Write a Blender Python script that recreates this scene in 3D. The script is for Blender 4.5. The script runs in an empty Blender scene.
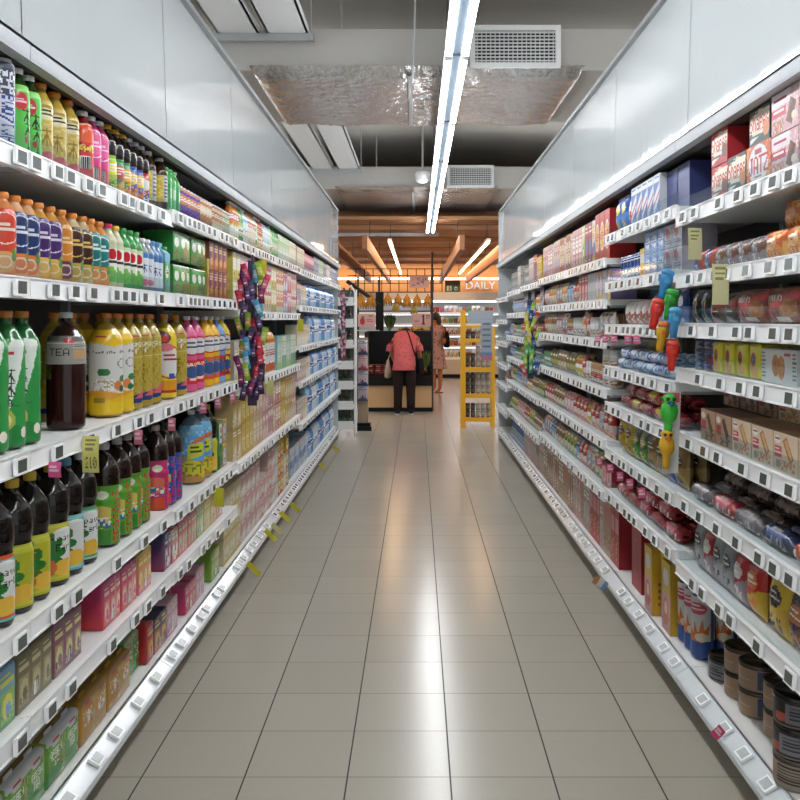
import bpy, math, random
import numpy as np
from mathutils import Vector, Matrix
SC = bpy.context.scene
COL = SC.collection
F, H, PX, PY = 918.0, 1.5, 417.0, 320.0          # focal length in pixels, eye height, vanishing point
XL, XR = 0.969, 1.0                               # shelf fronts, left and right of the camera
PI = math.pi
rnd = random.Random(7)

def hexc(c):
    if isinstance(c, str):
        return tuple(int(c[i:i+2], 16)/255 for i in (0, 2, 4))
    return tuple(c)[:3]

def lin(c):
    return tuple((x/12.92 if x <= .04045 else ((x+.055)/1.055)**2.4) for x in hexc(c))

# ---------------------------------------------------------------- materials
def mat(name, color='ffffff', rough=.5, metal=0., emit=0., attr=None, bump=None, coat=0., spec=.5, transmission=0.):
    m = bpy.data.materials.new(name); m.use_nodes = True
    nt = m.node_tree; b = nt.nodes['Principled BSDF']
    b.inputs['Base Color'].default_value = (*lin(color), 1)
    b.inputs['Roughness'].default_value = rough
    b.inputs['Metallic'].default_value = metal
    b.inputs['Specular IOR Level'].default_value = spec
    if coat: b.inputs['Coat Weight'].default_value = coat; b.inputs['Coat Roughness'].default_value = .08
    if transmission: b.inputs['Transmission Weight'].default_value = transmission
    if emit:
        b.inputs['Emission Color'].default_value = (*lin(color), 1); b.inputs['Emission Strength'].default_value = emit
    if attr:
        a = nt.nodes.new('ShaderNodeAttribute'); a.attribute_name = attr
        nt.links.new(a.outputs['Color'], b.inputs['Base Color'])
    if bump:
        sc, st, dist = bump
        tc = nt.nodes.new('ShaderNodeTexCoord'); n = nt.nodes.new('ShaderNodeTexNoise'); n.inputs['Scale'].default_value = sc
        n.inputs['Detail'].default_value = 4
        bp = nt.nodes.new('ShaderNodeBump'); bp.inputs['Strength'].default_value = st; bp.inputs['Distance'].default_value = dist
        nt.links.new(tc.outputs['Object'], n.inputs['Vector']); nt.links.new(n.outputs['Fac'], bp.inputs['Height'])
        nt.links.new(bp.outputs['Normal'], b.inputs['Normal'])
    return m

M = dict(
    gloss=mat('printed_film', rough=.22, attr='art'), card=mat('printed_card', rough=.42, attr='art'),
    plastic=mat('bottle_plastic', rough=.12, attr='art'), cap=mat('cap_plastic', rough=.35, attr='art'),
    paint=mat('painted_matte', rough=.6, attr='art'), cloth=mat('woven_cloth', rough=.9, attr='art', spec=.2),
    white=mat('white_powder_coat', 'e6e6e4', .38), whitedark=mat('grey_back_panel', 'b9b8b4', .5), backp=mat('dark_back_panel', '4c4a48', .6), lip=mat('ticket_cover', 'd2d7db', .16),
    rail=mat('white_plastic_rail', 'eeeff0', .3), tag=mat('tag_casing', 'f4f5f6', .3), screen=mat('tag_screen', '4c534e', .18), screenpale=mat('tag_screen_under_film', 'a4aaaa', .25), housing=mat('lamp_housing', '42505c', .5),
    canopy=mat('brushed_canopy', 'b2b7bb', .55), panel=mat('glossy_wall_panel', 'bcc2c4', .05, bump=(2.6, .045, .02)),
    ceiling=mat('painted_concrete', 'ccc8c0', .9), galv=mat('galvanised_steel', 'a9adaf', .4, .6),
    duct=mat('duct_wrap', 'b0aeaa', .5, .2, bump=(3.5, .35, .04)), foil=mat('foil_wrap', 'c6c4c2', .26, .85, bump=(9, .9, .05)),
    dark=mat('dark_steel', '17171a', .5), black=mat('black_laminate', '070708', .5, spec=.25), grille=mat('grille_paint', 'd4d6d6', .45),
    shaft=mat('vent_inside', '0c0e10', .8),
    yellow=mat('yellow_steel', 'e0a51c', .4), chrome=mat('bright_wire', 'd0d0d0', .25, .9),
    tube=mat('fluorescent_tube', 'f6f8fb', .4, emit=17), warm=mat('warm_led_strip', 'ffcf9c', .4, emit=10),
    cool=mat('cool_led_strip', 'eef4ff', .4, emit=3.2),
    skin=mat('skin', 'b97a58', .55), skind=mat('tanned_skin', 'b0673e', .55), hair=mat('dark_hair', '15100d', .5),
    orange=mat('orange_wall', 'e8a35c', .6),
)
# clear film and acrylic: mostly see-through with a soft mirror
def clear(name, color, see, rough=.06):
    m = bpy.data.materials.new(name); m.use_nodes = True; nt = m.node_tree; nt.nodes.clear()
    o = nt.nodes.new('ShaderNodeOutputMaterial'); mx = nt.nodes.new('ShaderNodeMixShader'); mx.inputs[0].default_value = 1-see
    t = nt.nodes.new('ShaderNodeBsdfTransparent'); b = nt.nodes.new('ShaderNodeBsdfPrincipled')
    t.inputs[0].default_value = (*lin(color), 1); b.inputs['Base Color'].default_value = (*lin(color), 1); b.inputs['Roughness'].default_value = rough
    nt.links.new(t.outputs[0], mx.inputs[1]); nt.links.new(b.outputs[0], mx.inputs[2]); nt.links.new(mx.outputs[0], o.inputs[0])
    return m
M['acrylic'] = clear('clear_acrylic', 'f4f8f9', .93)
_n = M['acrylic'].node_tree.nodes['Principled BSDF']; _n.inputs['Metallic'].default_value = 1.0     # a plain soft mirror share, no milky film
M['water2'] = clear('clear_dark_blue_bottle', '5a92cc', .2)
M['water3'] = clear('clear_pale_bottle', 'd4e2ec', .3)
M['water'] = clear('clear_blue_bottle', 'a4c8e4', .22)
M['lipfilm'] = clear('clear_ticket_cover', 'f2f6fa', .55, .12)

# ---------------------------------------------------------------- mesh builder
class MB:
    def __init__(s): s.v, s.q, s.c, s.n = [], [], [], 0
    def add(s, V, Q, C):
        V = np.asarray(V, float).reshape(-1, 3); Q = np.asarray(Q, int).reshape(-1, 4)
        C = np.asarray(C, float)
        if C.ndim == 1: C = np.tile(C, (len(Q), 1))
        s.v.append(V); s.q.append(Q+s.n); s.c.append(C.reshape(-1, 3)); s.n += len(V); return s
    def grid(s, P, C, wrap=False):
        P = np.asarray(P, float); a, b = P.shape[:2]
        I = np.arange(a*b).reshape(a, b)
        if wrap: I = np.concatenate([I, I[:, :1]], 1)
        Q = np.stack([I[:-1, :-1], I[:-1, 1:], I[1:, 1:], I[1:, :-1]], -1).reshape(-1, 4)
        C = np.asarray(C, float)
        return s.add(P, Q, C if C.ndim == 1 else C.reshape(-1, 3))
    def box(s, c, d, col='ffffff', R=None):
        x, y, z = (k/2 for k in d)
        V = np.array([[i*x, j*y, k*z] for i in (-1, 1) for j in (-1, 1) for k in (-1, 1)], float)
        if R is not None: V = V @ np.array(R).T
        V = V+np.array(c)
        Q = [[0, 1, 3, 2], [4, 6, 7, 5], [0, 4, 5, 1], [2, 3, 7, 6], [0, 2, 6, 4], [1, 5, 7, 3]]
        return s.add(V, Q, hexc(col))
    def bx(s, x0, y0, z0, x1, y1, z1, col='ffffff'):
        return s.box(((x0+x1)/2, (y0+y1)/2, (z0+z1)/2), (abs(x1-x0), abs(y1-y0), abs(z1-z0)), col)
    def lathe(s, prof, seg=20, col='ffffff', o=(0, 0, 0), art=None, sq=0.):
        prof = np.asarray(prof, float); a = (np.arange(seg)/seg*2-1)*PI
        rr = np.ones(seg)
        if sq: rr = (np.abs(np.cos(a))**(2/(1-sq*.6))+np.abs(np.sin(a))**(2/(1-sq*.6)))**(-(1-sq*.6)/2)
        P = np.stack([prof[:, 1:2]*np.sin(a)*rr, -prof[:, 1:2]*np.cos(a)*rr, np.repeat(prof[:, :1], seg, 1)], -1)+np.array(o)
        if art is None: C = np.array(hexc(col))
        else:
            am = a+PI/seg; u = ((am/PI+.5) % 1.0)
            zc = (prof[1:, 0]+prof[:-1, 0])/2; v = (zc-prof[0, 0])/(prof[-1, 0]-prof[0, 0])
            nv, nu = art.shape[:2]
            C = art[np.clip((v*nv).astype(int), 0, nv-1)][:, np.clip((u*nu).astype(int), 0, nu-1)]
        return s.grid(P, C, True)
    def loft(s, rings, seg=16, col='ffffff', art=None, cap=True):
        a = np.arange(seg)/seg*2*PI; P = []
        for c, ux, uy in rings:
            c, ux, uy = np.array(c, float), np.array(ux, float), np.array(uy, float)
            P.append(c+np.cos(a)[:, None]*ux+np.sin(a)[:, None]*uy)
        if cap:
            P = [P[0]*.02+np.mean(P[0], 0)*.98]+P+[P[-1]*.02+np.mean(P[-1], 0)*.98]
        C = np.array(hexc(col))
        if art is not None: C = art(len(P)-1, seg)
        return s.grid(np.array(P), C, True)
    def tube(s, pts, r, seg=8, col='ffffff'):
        pts = [Vector(p) for p in pts]; rs = r if isinstance(r, (list, tuple)) else [r]*len(pts); R = []
        up = Vector((0, 0, 1)); d0 = (pts[1]-pts[0]).normalized()
        if abs(d0.z) > .9: up = Vector((1, 0, 0))
        for i, p in enumerate(pts):
            d = (pts[min(i+1, len(pts)-1)]-pts[max(i-1, 0)]).normalized()
            x = d.cross(up).normalized(); y = x.cross(d).normalized(); up = y
            R.append((p, x*rs[i], y*rs[i]))
        return s.loft(R, seg, col)
    def ball(s, c, r, col='ffffff', seg=12, n=8):
        r = (r, r, r) if not isinstance(r, (tuple, list)) else r
        a = np.linspace(-PI/2+.02, PI/2-.02, n+1)
        return s.loft([((c[0], c[1], c[2]+r[2]*math.sin(t)), (r[0]*math.cos(t), 0, 0), (0, r[1]*math.cos(t), 0)) for t in a], seg, col, cap=False)
    def mesh(s, name, m, smooth=True):
        V = np.concatenate(s.v); Q = np.concatenate(s.q); C = np.concatenate(s.c); me = bpy.data.meshes.new(name)
        me.vertices.add(len(V)); me.vertices.foreach_set('co', V.ravel().astype(np.float32))
        me.loops.add(Q.size); me.loops.foreach_set('vertex_index', Q.ravel().astype(np.int32))
        me.polygons.add(len(Q)); me.polygons.foreach_set('loop_start', np.arange(0, Q.size, 4, dtype=np.int32))
        me.polygons.foreach_set('use_smooth', np.full(len(Q), bool(smooth)))
        me.update(calc_edges=True); me.validate()
        ca = me.color_attributes.new('art', 'BYTE_COLOR', 'CORNER')
        C = np.clip((C*.95+C.mean(1, keepdims=True)*.05)*.92, 0, 1)      # inks are never fully saturated
        if len(ca.data) == Q.size:
            rgba = np.ones((Q.size, 4), np.float32); rgba[:, :3] = np.repeat(C, 4, 0); ca.data.foreach_set('color_srgb', rgba.ravel())
        me.materials.append(M[m] if isinstance(m, str) else m)
        return me
    def build(s, name, m, parent=None, smooth=False):
        o = bpy.data.objects.new(name, s.mesh(name, m, smooth)); COL.objects.link(o)
        if parent: o.parent = parent
        return o

LABELS = {}
def tag(o, label, cat, group=None, kind=None):
    o['label'] = label
    if cat: o['category'] = cat
    if group: o['group'] = group
    if kind: o['kind'] = kind
    return o
def empty(name, loc, rz=0., label=None, cat=None, group=None):
    o = bpy.data.objects.new(name, None); COL.objects.link(o); o.location = loc; o.rotation_euler = (0, 0, rz); o.empty_display_size = .05
    if label: tag(o, label, cat, group)
    return o
def struct(o): o['kind'] = 'structure'; return o

# ---------------------------------------------------------------- printed artwork
_F5 = '''0 3E5149453E 1 00427F4000 2 4261514946 3 2141454B31 4 1814127F10 5 2745454539 6 3C4A494930 7 0171090503 8 3649494936 9 064949291E . 0060600000
A 7E1111117E B 7F49494936 C 3E41414122 D 7F4141221C E 7F49494941 F 7F09090901 G 3E4149497A H 7F0808087F I 00417F4100 J 2040413F01 K 7F08142241 L 7F40404040 M 7F020C027F
N 7F0408107F O 3E4141413E P 7F09090906 Q 3E4151215E R 7F09192946 S 4649494931 T 01017F0101 U 3F4040403F V 1F2040201F W 3F4038403F X 6314081463 Y 0708700807 Z 6151494543
a 2054545478 b 7F48444438 c 3844444420 d 384444487F e 3854545418 f 087E090102 g 0C5252523E h 7F08040478 i 00447D4000 k 7F10284400 l 00417F4000 m 7C04180478 n 7C08040478
o 3844444438 p 7C14141408 r 7C08040408 s 4854545420 t 043F444020 u 3C4040207C v 1C2040201C w 3C4030403C x 4428102844 y 0C5050503C z 4464544C44'''.split()
FONT = {_F5[i]: [int(_F5[i+1][j:j+2], 16) for j in range(0, 10, 2)] for i in range(0, len(_F5), 2)}
def bitmap(t):
    cols = []
    for ch in t:
        cols += FONT.get(ch, [0]*5)+[0]
    cols = cols[:-1]
    return np.array([[(c >> r) & 1 for c in cols] for r in range(7)], bool)   # row 0 at the top

def ART(w, h, *ops, cell=.003):
    nu, nv = max(3, round(w/cell)), max(3, round(h/cell))
    U, V = np.meshgrid((np.arange(nu)+.5)/nu, (np.arange(nv)+.5)/nv)
    C = np.zeros((nv, nu, 3))
    for op in ops:
        k, a = op[0], op[1:]
        if k == 'bg': C[:] = hexc(a[0])
        elif k == 'gr':                                   # printed colour blend, bottom to top
            c0, c1 = np.array(hexc(a[0])), np.array(hexc(a[1])); C[:] = c0+(c1-c0)*V[..., None]
        elif k == 'r': C[(U >= a[0]) & (U < a[2]) & (V >= a[1]) & (V < a[3])] = hexc(a[4])
        elif k == 'd': C[((U-a[0])/a[2])**2+((V-a[1])/a[3])**2 < 1] = hexc(a[4])
        elif k == 'o':
            q = ((U-a[0])/a[2])**2+((V-a[1])/a[3])**2; C[(q < 1) & (q > a[5])] = hexc(a[4])
        elif k == 'w': C[V < a[0]+a[1]*np.sin(U*a[2]*2*PI+a[4] if len(a) > 4 else U*a[2]*2*PI)] = hexc(a[3])
        elif k == 'arch': C[V < a[0]-a[1]*(2*U-1)**2] = hexc(a[2])
        elif k == 'p':
            pts = a[0]; m = np.zeros_like(U, bool); j = len(pts)-1
            for i in range(len(pts)):
                xi, yi = pts[i]; xj, yj = pts[j]
                if yi != yj: m ^= ((yi > V) != (yj > V)) & (U < (xj-xi)*(V-yi)/(yj-yi)+xi)
                j = i
            C[m] = hexc(a[1])
        elif k == 'leaf':
            x, y = (U-a[0])/a[2], (V-a[1])/a[3]; t = np.arctan2(y, x); C[np.hypot(x, y) < .62+.38*np.abs(np.cos(t*a[5]/2))] = hexc(a[4])
        elif k in ('t', 'tv', 'td'):                      # text box, upright / reading upwards / reading downwards
            B = bitmap(a[0]); u = (U-a[1])/(a[3]-a[1]); v = (V-a[2])/(a[4]-a[2])
            if k == 'tv': u, v = v, 1-u
            if k == 'td': u, v = 1-v, u
            ok = (u >= 0) & (u < 1) & (v >= 0) & (v < 1)
            cu = np.clip((u*B.shape[1]).astype(int), 0, B.shape[1]-1); rv = np.clip(((1-v)*7).astype(int), 0, 6)
            hit = B[rv, cu]
            if len(a) > 6:                                # bold
                for du in (-a[6], a[6]): hit = hit | B[rv, np.clip(((u+du/B.shape[1])*B.shape[1]).astype(int), 0, B.shape[1]-1)]
            C[ok & hit] = hexc(a[5])
        elif k == 'n':                                    # speckled picture / small print
            r = np.random.RandomState(a[1]); g = r.rand(max(2, nv//a[2]), max(2, nu//a[2])) < a[0]
            iv = (V*g.shape[0]).astype(int); iu = (U*g.shape[1]).astype(int)
            box = a[4] if len(a) > 4 else (0, 0, 1, 1)
            C[g[iv, iu] & (U >= box[0]) & (U < box[2]) & (V >= box[1]) & (V < box[3])] = hexc(a[3])
        elif k == 'ln':                                   # lines of small print
            n, c, box = a; vv = (V-box[1])/(box[3]-box[1]); uu = (U-box[0])/(box[2]-box[0])
            row = np.floor(vv*n); end = .65+.35*np.abs(np.sin(row*7.3+n))
            C[(vv > 0) & (vv < 1) & (uu > 0) & (uu < end) & ((vv*n) % 1 > .5)] = hexc(c)
        elif k == 'bar':
            C[(U >= a[0]) & (U < a[2]) & (V >= a[1]) & (V < a[3])] = hexc('f0f0ee')
            C[(U >= a[0]) & (U < a[2]) & (V >= a[1]+.01) & (V < a[3]-.01) & (np.sin((U-a[0])/(a[2]-a[0])*31) > .1)] = hexc('202020')
        elif k == 'vs':                                   # printed upright stripes
            C[(U*a[0]) % 1 < a[1]] = hexc(a[2])
    return C

def flat(c): return np.tile(np.array(hexc(c)), (2, 2, 1))
EXPOSURE = 1.55
# ---------------------------------------------------------------- camera, world
cam = bpy.data.objects.new('camera', bpy.data.cameras.new('camera')); COL.objects.link(cam); SC.camera = cam
cam.location = (0, 0, H); cam.rotation_euler = (PI/2, 0, 0)
cam.data.sensor_width = 36; cam.data.sensor_fit = 'HORIZONTAL'; cam.data.lens = F/800*36
cam.data.shift_x = -(PX-400)/800; cam.data.shift_y = -(400-PY)/800; cam.data.clip_end = 100
w = bpy.data.worlds.new('store_ambience'); SC.world = w; w.use_nodes = True
w.node_tree.nodes['Background'].inputs[0].default_value = (.95, .98, 1, 1); w.node_tree.nodes['Background'].inputs[1].default_value = .26
SC.view_settings.view_transform = 'Standard'; SC.view_settings.look = 'None'; SC.view_settings.gamma = 1
SC.view_settings.use_curve_mapping = False; SC.view_settings.exposure = EXPOSURE
SC.cycles.use_denoising = True; SC.cycles.max_bounces = 7; SC.cycles.transparent_max_bounces = 16
SC.cycles.sample_clamp_indirect = 6; SC.cycles.caustics_reflective = False; SC.cycles.caustics_refractive = False

# ---------------------------------------------------------------- floor: glossy beige tiles, dark lengthwise joints
TW = .3375
fm = bpy.data.materials.new('glossy_beige_tiles'); fm.use_nodes = True; nt = fm.node_tree; L = nt.links; b = nt.nodes['Principled BSDF']
tc = nt.nodes.new('ShaderNodeTexCoord'); sep = nt.nodes.new('ShaderNodeSeparateXYZ'); L.new(tc.outputs['Object'], sep.inputs[0])
def mth(op, a, bb=None):
    n = nt.nodes.new('ShaderNodeMath'); n.operation = op
    for i, v in enumerate((a, bb)):
        if v is None: continue
        if isinstance(v, (int, float)): n.inputs[i].default_value = v
        else: L.new(v, n.inputs[i])
    return n.outputs[0]
tx = mth('DIVIDE', mth('SUBTRACT', sep.outputs[0], .109), TW); ty = mth('DIVIDE', mth('SUBTRACT', sep.outputs[1], 3.013), TW)
fx, fy = mth('FRACT', tx), mth('FRACT', ty)
jx = mth('LESS_THAN', mth('MINIMUM', fx, mth('SUBTRACT', 1., fx)), .0075)
jy = mth('LESS_THAN', mth('MINIMUM', fy, mth('SUBTRACT', 1., fy)), .006)
cid = nt.nodes.new('ShaderNodeCombineXYZ'); L.new(mth('FLOOR', tx), cid.inputs[0]); L.new(mth('FLOOR', ty), cid.inputs[1])
wn = nt.nodes.new('ShaderNodeTexWhiteNoise'); wn.noise_dimensions = '3D'; L.new(cid.outputs[0], wn.inputs['Vector'])
ns = nt.nodes.new('ShaderNodeTexNoise'); ns.inputs['Scale'].default_value = 90; ns.inputs['Detail'].default_value = 3; L.new(tc.outputs['Object'], ns.inputs['Vector'])
tone = mth('ADD', mth('MULTIPLY', wn.outputs['Value'], .05), mth('ADD', mth('MULTIPLY', ns.outputs['Fac'], .10), .89))
def mixc(fac, c0, c1):
    n = nt.nodes.new('ShaderNodeMix'); n.data_type = 'RGBA'; L.new(fac, n.inputs[0])
    for i, c in ((6, c0), (7, c1)):
        if isinstance(c, str): n.inputs[i].default_value = (*lin(c), 1)
        else: L.new(c, n.inputs[i])
    return n.outputs[2]
hs = nt.nodes.new('ShaderNodeHueSaturation'); hs.inputs['Color'].default_value = (*lin('aaa498'), 1); L.new(tone, hs.inputs['Value'])
c = mixc(jy, hs.outputs[0], '5f5a52'); c = mixc(jx, c, '211f1d')
L.new(c, b.inputs['Base Color']); joint = mth('MAXIMUM', jx, jy)
L.new(mth('ADD', mth('MULTIPLY', joint, .5), mth('ADD', .16, mth('MULTIPLY', ns.outputs['Fac'], .12))), b.inputs['Roughness'])
bp = nt.nodes.new('ShaderNodeBump'); bp.inputs['Strength'].default_value = .5; bp.inputs['Distance'].default_value = .002
n2 = nt.nodes.new('ShaderNodeTexNoise'); n2.inputs['Scale'].default_value = 5; L.new(tc.outputs['Object'], n2.inputs['Vector'])
L.new(mth('SUBTRACT', mth('MULTIPLY', n2.outputs['Fac'], .5), joint), bp.inputs['Height']); L.new(bp.outputs['Normal'], b.inputs['Normal'])
struct(MB().bx(-7, -4, -.1, 7, 26, 0).build('floor', fm))
struct(MB().bx(-7, -4, 4.0, 7, 15, 4.1).build('ceiling', 'ceiling'))

# ---------------------------------------------------------------- bulkhead panels above the shelving
LB = [.97+1.33*k for k in range(9)]               # left bay limits .97 ... 11.61
RB = [.87+1.34*k for k in range(9)]               # right bay limits .87 ... 11.59
def bulkhead(name, sgn, X, B):
    m = MB()
    for a, c in zip(B[:-1], B[1:]):
        y = np.linspace(a+.003, c-.003, 81); z = 2.2+.662*np.linspace(0, 1, 24)**2; Y_, Z_ = np.meshgrid(y, z); t = Z_-2.2
        # each sheet leans back a touch; its lower edge is pulled upright near the joints and where it is clipped
        k = np.exp(-((Y_-a)/.16)**2)+.9*np.exp(-((Y_-c)/.3)**2)+.35*(np.sin(Y_*17+a*5) > .3)*np.abs(np.sin(Y_*29+a))
        Xs = sgn*(X+.031*t-.026*np.clip(k, 0, 1)*t*np.exp(-t/.09)); P_ = np.stack([Xs, Y_, Z_], -1); m.grid(P_ if sgn < 0 else P_[:, ::-1], (1, 1, 1))
        m.bx(sgn*(X+.032), a+.003, 2.2, sgn*(X+.036), c-.003, 2.862)
    struct(m.build('wall_'+name, 'panel', None, True))
    struct(MB().bx(sgn*(X-.004), B[0], 2.863, sgn*(X+.03), B[-1], 2.885).build('trim_1' if sgn < 0 else 'trim_2', 'galv'))
    struct(MB().bx(sgn*(X+.037), B[0], 2.15, sgn*(X+.05), B[-1], 2.86, '909090').build('wall_%s_core' % name, 'whitedark'))
bulkhead('left', -1, .99, LB); bulkhead('right', 1, 1.045, RB)

# ---------------------------------------------------------------- shelving bays
ORD = ['first', 'second', 'third', 'fourth', 'fifth', 'sixth', 'seventh', 'eighth', 'ninth', 'tenth', 'eleventh', 'twelfth', '13th', '14th', '15th', '16th', '17th', '18th', '19th', '20th'] + ['%dth' % i if i % 10 not in (1, 2, 3) else '%d%s' % (i, {1: 'st', 2: 'nd', 3: 'rd'}[i % 10]) for i in range(21, 60)]
SIDE = {'L': (-1, XL, LB), 'R': (1, XR, RB)}
def side_name(s): return 'left' if s == 'L' else 'right'
BASE = .16
# shelf heights of each bay, top first, the base deck last
SH = {('L', 0): [1.918, 1.603, 1.172, .745, .503], ('L', 1): [1.918, 1.603, 1.172, .745, .503], ('L', 2): [1.935, 1.603, 1.172, .735, .498],
      ('L', 3): [1.93, 1.55, 1.14, .715], ('L', 4): [1.93, 1.55, 1.14, .715],
      ('L', 5): [1.925, 1.62, 1.28, .98, .63], ('L', 6): [1.925, 1.62, 1.28, .98, .63], ('L', 7): [1.925, 1.62, 1.28, .98, .63],
      ('R', 0): [1.907, 1.672, 1.485, 1.315, 1.07, .832, .572], ('R', 1): [1.907, 1.672, 1.485, 1.315, 1.07, .832, .572], ('R', 2): [1.942, 1.695, 1.475, 1.255, 1.065, .825, .605],
      ('R', 3): [1.83, 1.61, 1.395, 1.13, .855, .58], ('R', 4): [1.83, 1.61, 1.395, 1.13, .855, .58],
      ('R', 5): [1.815, 1.57, 1.33, 1.10, .84, .52], ('R', 6): [1.80, 1.57, 1.33, 1.10, .84, .52], ('R', 7): [1.76, 1.50, 1.24, .98, .74, .45]}
STOCK = {'L': ['the edge of drinks bay', 'tea and juice bottles', 'juice bottles and drink packs', 'small carton packs', 'beige drink cartons', 'milk cartons and water', 'blue water bottles', 'water bottles at the far end'],
         'R': ['biscuits cropped by the frame', 'biscuit boxes and snack bags', 'blue and red snack packs', 'red biscuit boxes', 'tubs and snack bags', 'mixed snack bags', 'small mixed packs', 'household bottles at the far end']}
def bx(m, s, d0, y0, z0, d1, y1, z1, col='ffffff'):
    sg, X, _ = SIDE[s]; return m.bx(sg*(X+d0), y0, z0, sg*(X+d1), y1, z1, col)
def bay(s, i):
    sg, X, B = SIDE[s]; y0, y1 = B[i]+.002, B[i+1]-.002; dep = .43
    r = empty('shelving_bay', (sg*(X+.2), (y0+y1)/2, 0), 0, 'white shelving bay on %s, %s, holding %s' % (side_name(s), 'cropped by the frame' if i == 0 else ORD[i-1]+' from camera', STOCK[s][i]), 'shelving', 'shelving bays on the %s' % side_name(s))
    inv = Vector((-sg*(X+.2), -(y0+y1)/2, 0))
    def part(nm, m, mt, par=r):
        o = m.build(nm, mt); o.parent = par
        if par is r: o.location = inv
        return o
    part('back_panel', bx(MB(), s, dep, y0, 0, dep+.015, y1, 2.15), 'backp')
    part('upright', bx(MB(), s, dep-.03, y1-.03, .2, dep-.001, y1, 2.14), 'galv')
    m = bx(MB(), s, .05, y0, BASE-.03, dep-.001, y1, BASE); part('base_deck', m, 'white')
    part('kick_plate', bx(MB(), s, .07, y0, .002, .085, y1, BASE-.031), 'whitedark')
    m = MB(); ang = .54; c = math.cos(ang); sn = math.sin(ang)
    # sloping ticket rail in front of the base deck
    for d, z, t in ((.0248, .1395, .006),):
        m.box((sg*(X+d), (y0+y1)/2, z), (.058, y1-y0, t), 'ffffff', [[c, 0, -sg*sn], [0, 1, 0], [sg*sn, 0, c]])
    bx(m, s, -.006, y0, .108, .002, y1, .126); bx(m, s, .0, y0, .108, .06, y1, .114)
    bx(m, s, .046, y0, .135, .056, y1, .160)
    part('base_ticket_rail', m, 'lip')
    m = bx(MB(), s, .0, y0, 2.156, .014, y1, 2.198); bx(m, s, .0, y0, 2.19, (.0205 if s == 'L' else .0445), y1, 2.198); bx(m, s, .0, y0, 2.15, .035, y1, 2.158)
    part('canopy', m, 'canopy')
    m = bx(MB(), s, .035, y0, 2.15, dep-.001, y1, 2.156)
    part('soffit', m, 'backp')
    for k, z in enumerate(SH[s, i]):
        sh = part('shelf', bx(MB(), s, .013, y0, z-.032, dep-.001, y1, z), 'white')
        m = bx(MB(), s, .0, y0, z-.05, .012, y1, z+.004); bx(m, s, -.004, y0, z-.05, .0, y1, z-.046); bx(m, s, -.004, y0, z, .0, y1, z+.004)
        part('price_rail', m, 'rail', sh)
        if s == 'R' or k < 2:
            part('riser', bx(MB(), s, .014, y0+.002, z, .0165, y1-.002, z+.055), 'acrylic', sh)
        m = bx(MB(), s, .03, y0+.01, z-.045, dep-.03, y0+.022, z-.0325); part('bracket', m, 'galv', sh)
    return r
for i in range(8):
    bay('L', i); bay('R', i)
# closed end of each run
for s in 'LR':
    sg, X, B = SIDE[s]
    o = bx(MB(), s, .03, B[-1]+.002, .0, .43, B[-1]+.03, 2.86).build('wall_%s_end' % side_name(s), 'panel'); struct(o)

# ---------------------------------------------------------------- ceiling services
def duct(Yf, Yb, name):
    zb, zt = 3.2, 3.535
    r = empty('air_duct', (0, Yf, zb), 0, 'wide foil-wrapped air duct crossing the ceiling, %s the camera' % ('first from' if Yf < 8 else 'second and farther from'), 'duct', 'ceiling air ducts')
    inv = (0, -Yf, -zb)
    def P(nm, m, mt, par=r, sm=False):
        o = m.build(nm, mt, par, sm)
        if par is r: o.location = inv
        return o
    P('duct_body', MB().bx(-4.2, Yf, zb+.045, 4.2, Yb, zt), 'duct')
    # crinkled foil belly with a rounded, bulging rim
    rr = random.Random(int(Yf*10)); nx, ny = 80, 26; G = np.zeros((ny, nx, 3)); hw = 1.17 if Yf < 8 else 1.09
    for j in range(ny):
        t = j/(ny-1)
        for i2 in range(nx):
            u = i2/(nx-1); x = (u*2-1)*hw; e = min(t, 1-t)*18; ex = min(u, 1-u)*30
            k = math.sqrt(max(0, 1-max(0, 1-min(e, ex))**2))
            G[j, i2] = (x, Yf-.035+t*(Yb-Yf+.03), zb+.07-.07*k+rr.uniform(-.004, .004)+.008*math.sin(x*9+t*4)*k)
    P('foil_belly', MB().grid(G, hexc('ffffff')), 'foil', sm=True)
    for x in (-.05,): P('foil_strap', MB().bx(x-.015, Yf-.04, zb-.012, x+.015, Yb, zb-.006), 'galv')
    gx0, gx1 = (.37, 1.0) if Yf < 8 else (.40, 1.02); z0, z1 = 3.255, 3.55; y = Yf-.045
    m = MB().bx(gx0, y, z0, gx1, y+.04, z0+.035).bx(gx0, y, z1-.035, gx1, y+.04, z1).bx(gx0, y, z0+.035, gx0+.035, y+.04, z1-.035).bx(gx1-.035, y, z0+.035, gx1, y+.04, z1-.035)
    g = P('grille_frame', m, 'grille')
    P('grille_backing', MB().bx(gx0+.03, y+.035, z0+.03, gx1-.03, y+.043, z1-.03), 'shaft', g)
    for k in range(9):
        z = z0+.05+k*(z1-z0-.1)/8; P('louvre', MB().bx(gx0+.03, y+.006, z-.004, gx1-.03, y+.02, z+.004), 'grille', g)
    for k in range(18):
        x = gx0+.05+k*(gx1-gx0-.1)/17; P('grille_bar', MB().bx(x-.003, y+.02, z0+.03, x+.003, y+.03, z1-.03), 'grille', g)
    for x in (-.55, .24): P('hanger_rod', MB().tube([(x, Yf+.25, zt), (x, Yf+.25, 3.999)], .008, 6), 'galv')
duct(6.42, 8.09, 'a'); duct(12.2, 14.6, 'b')

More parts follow.
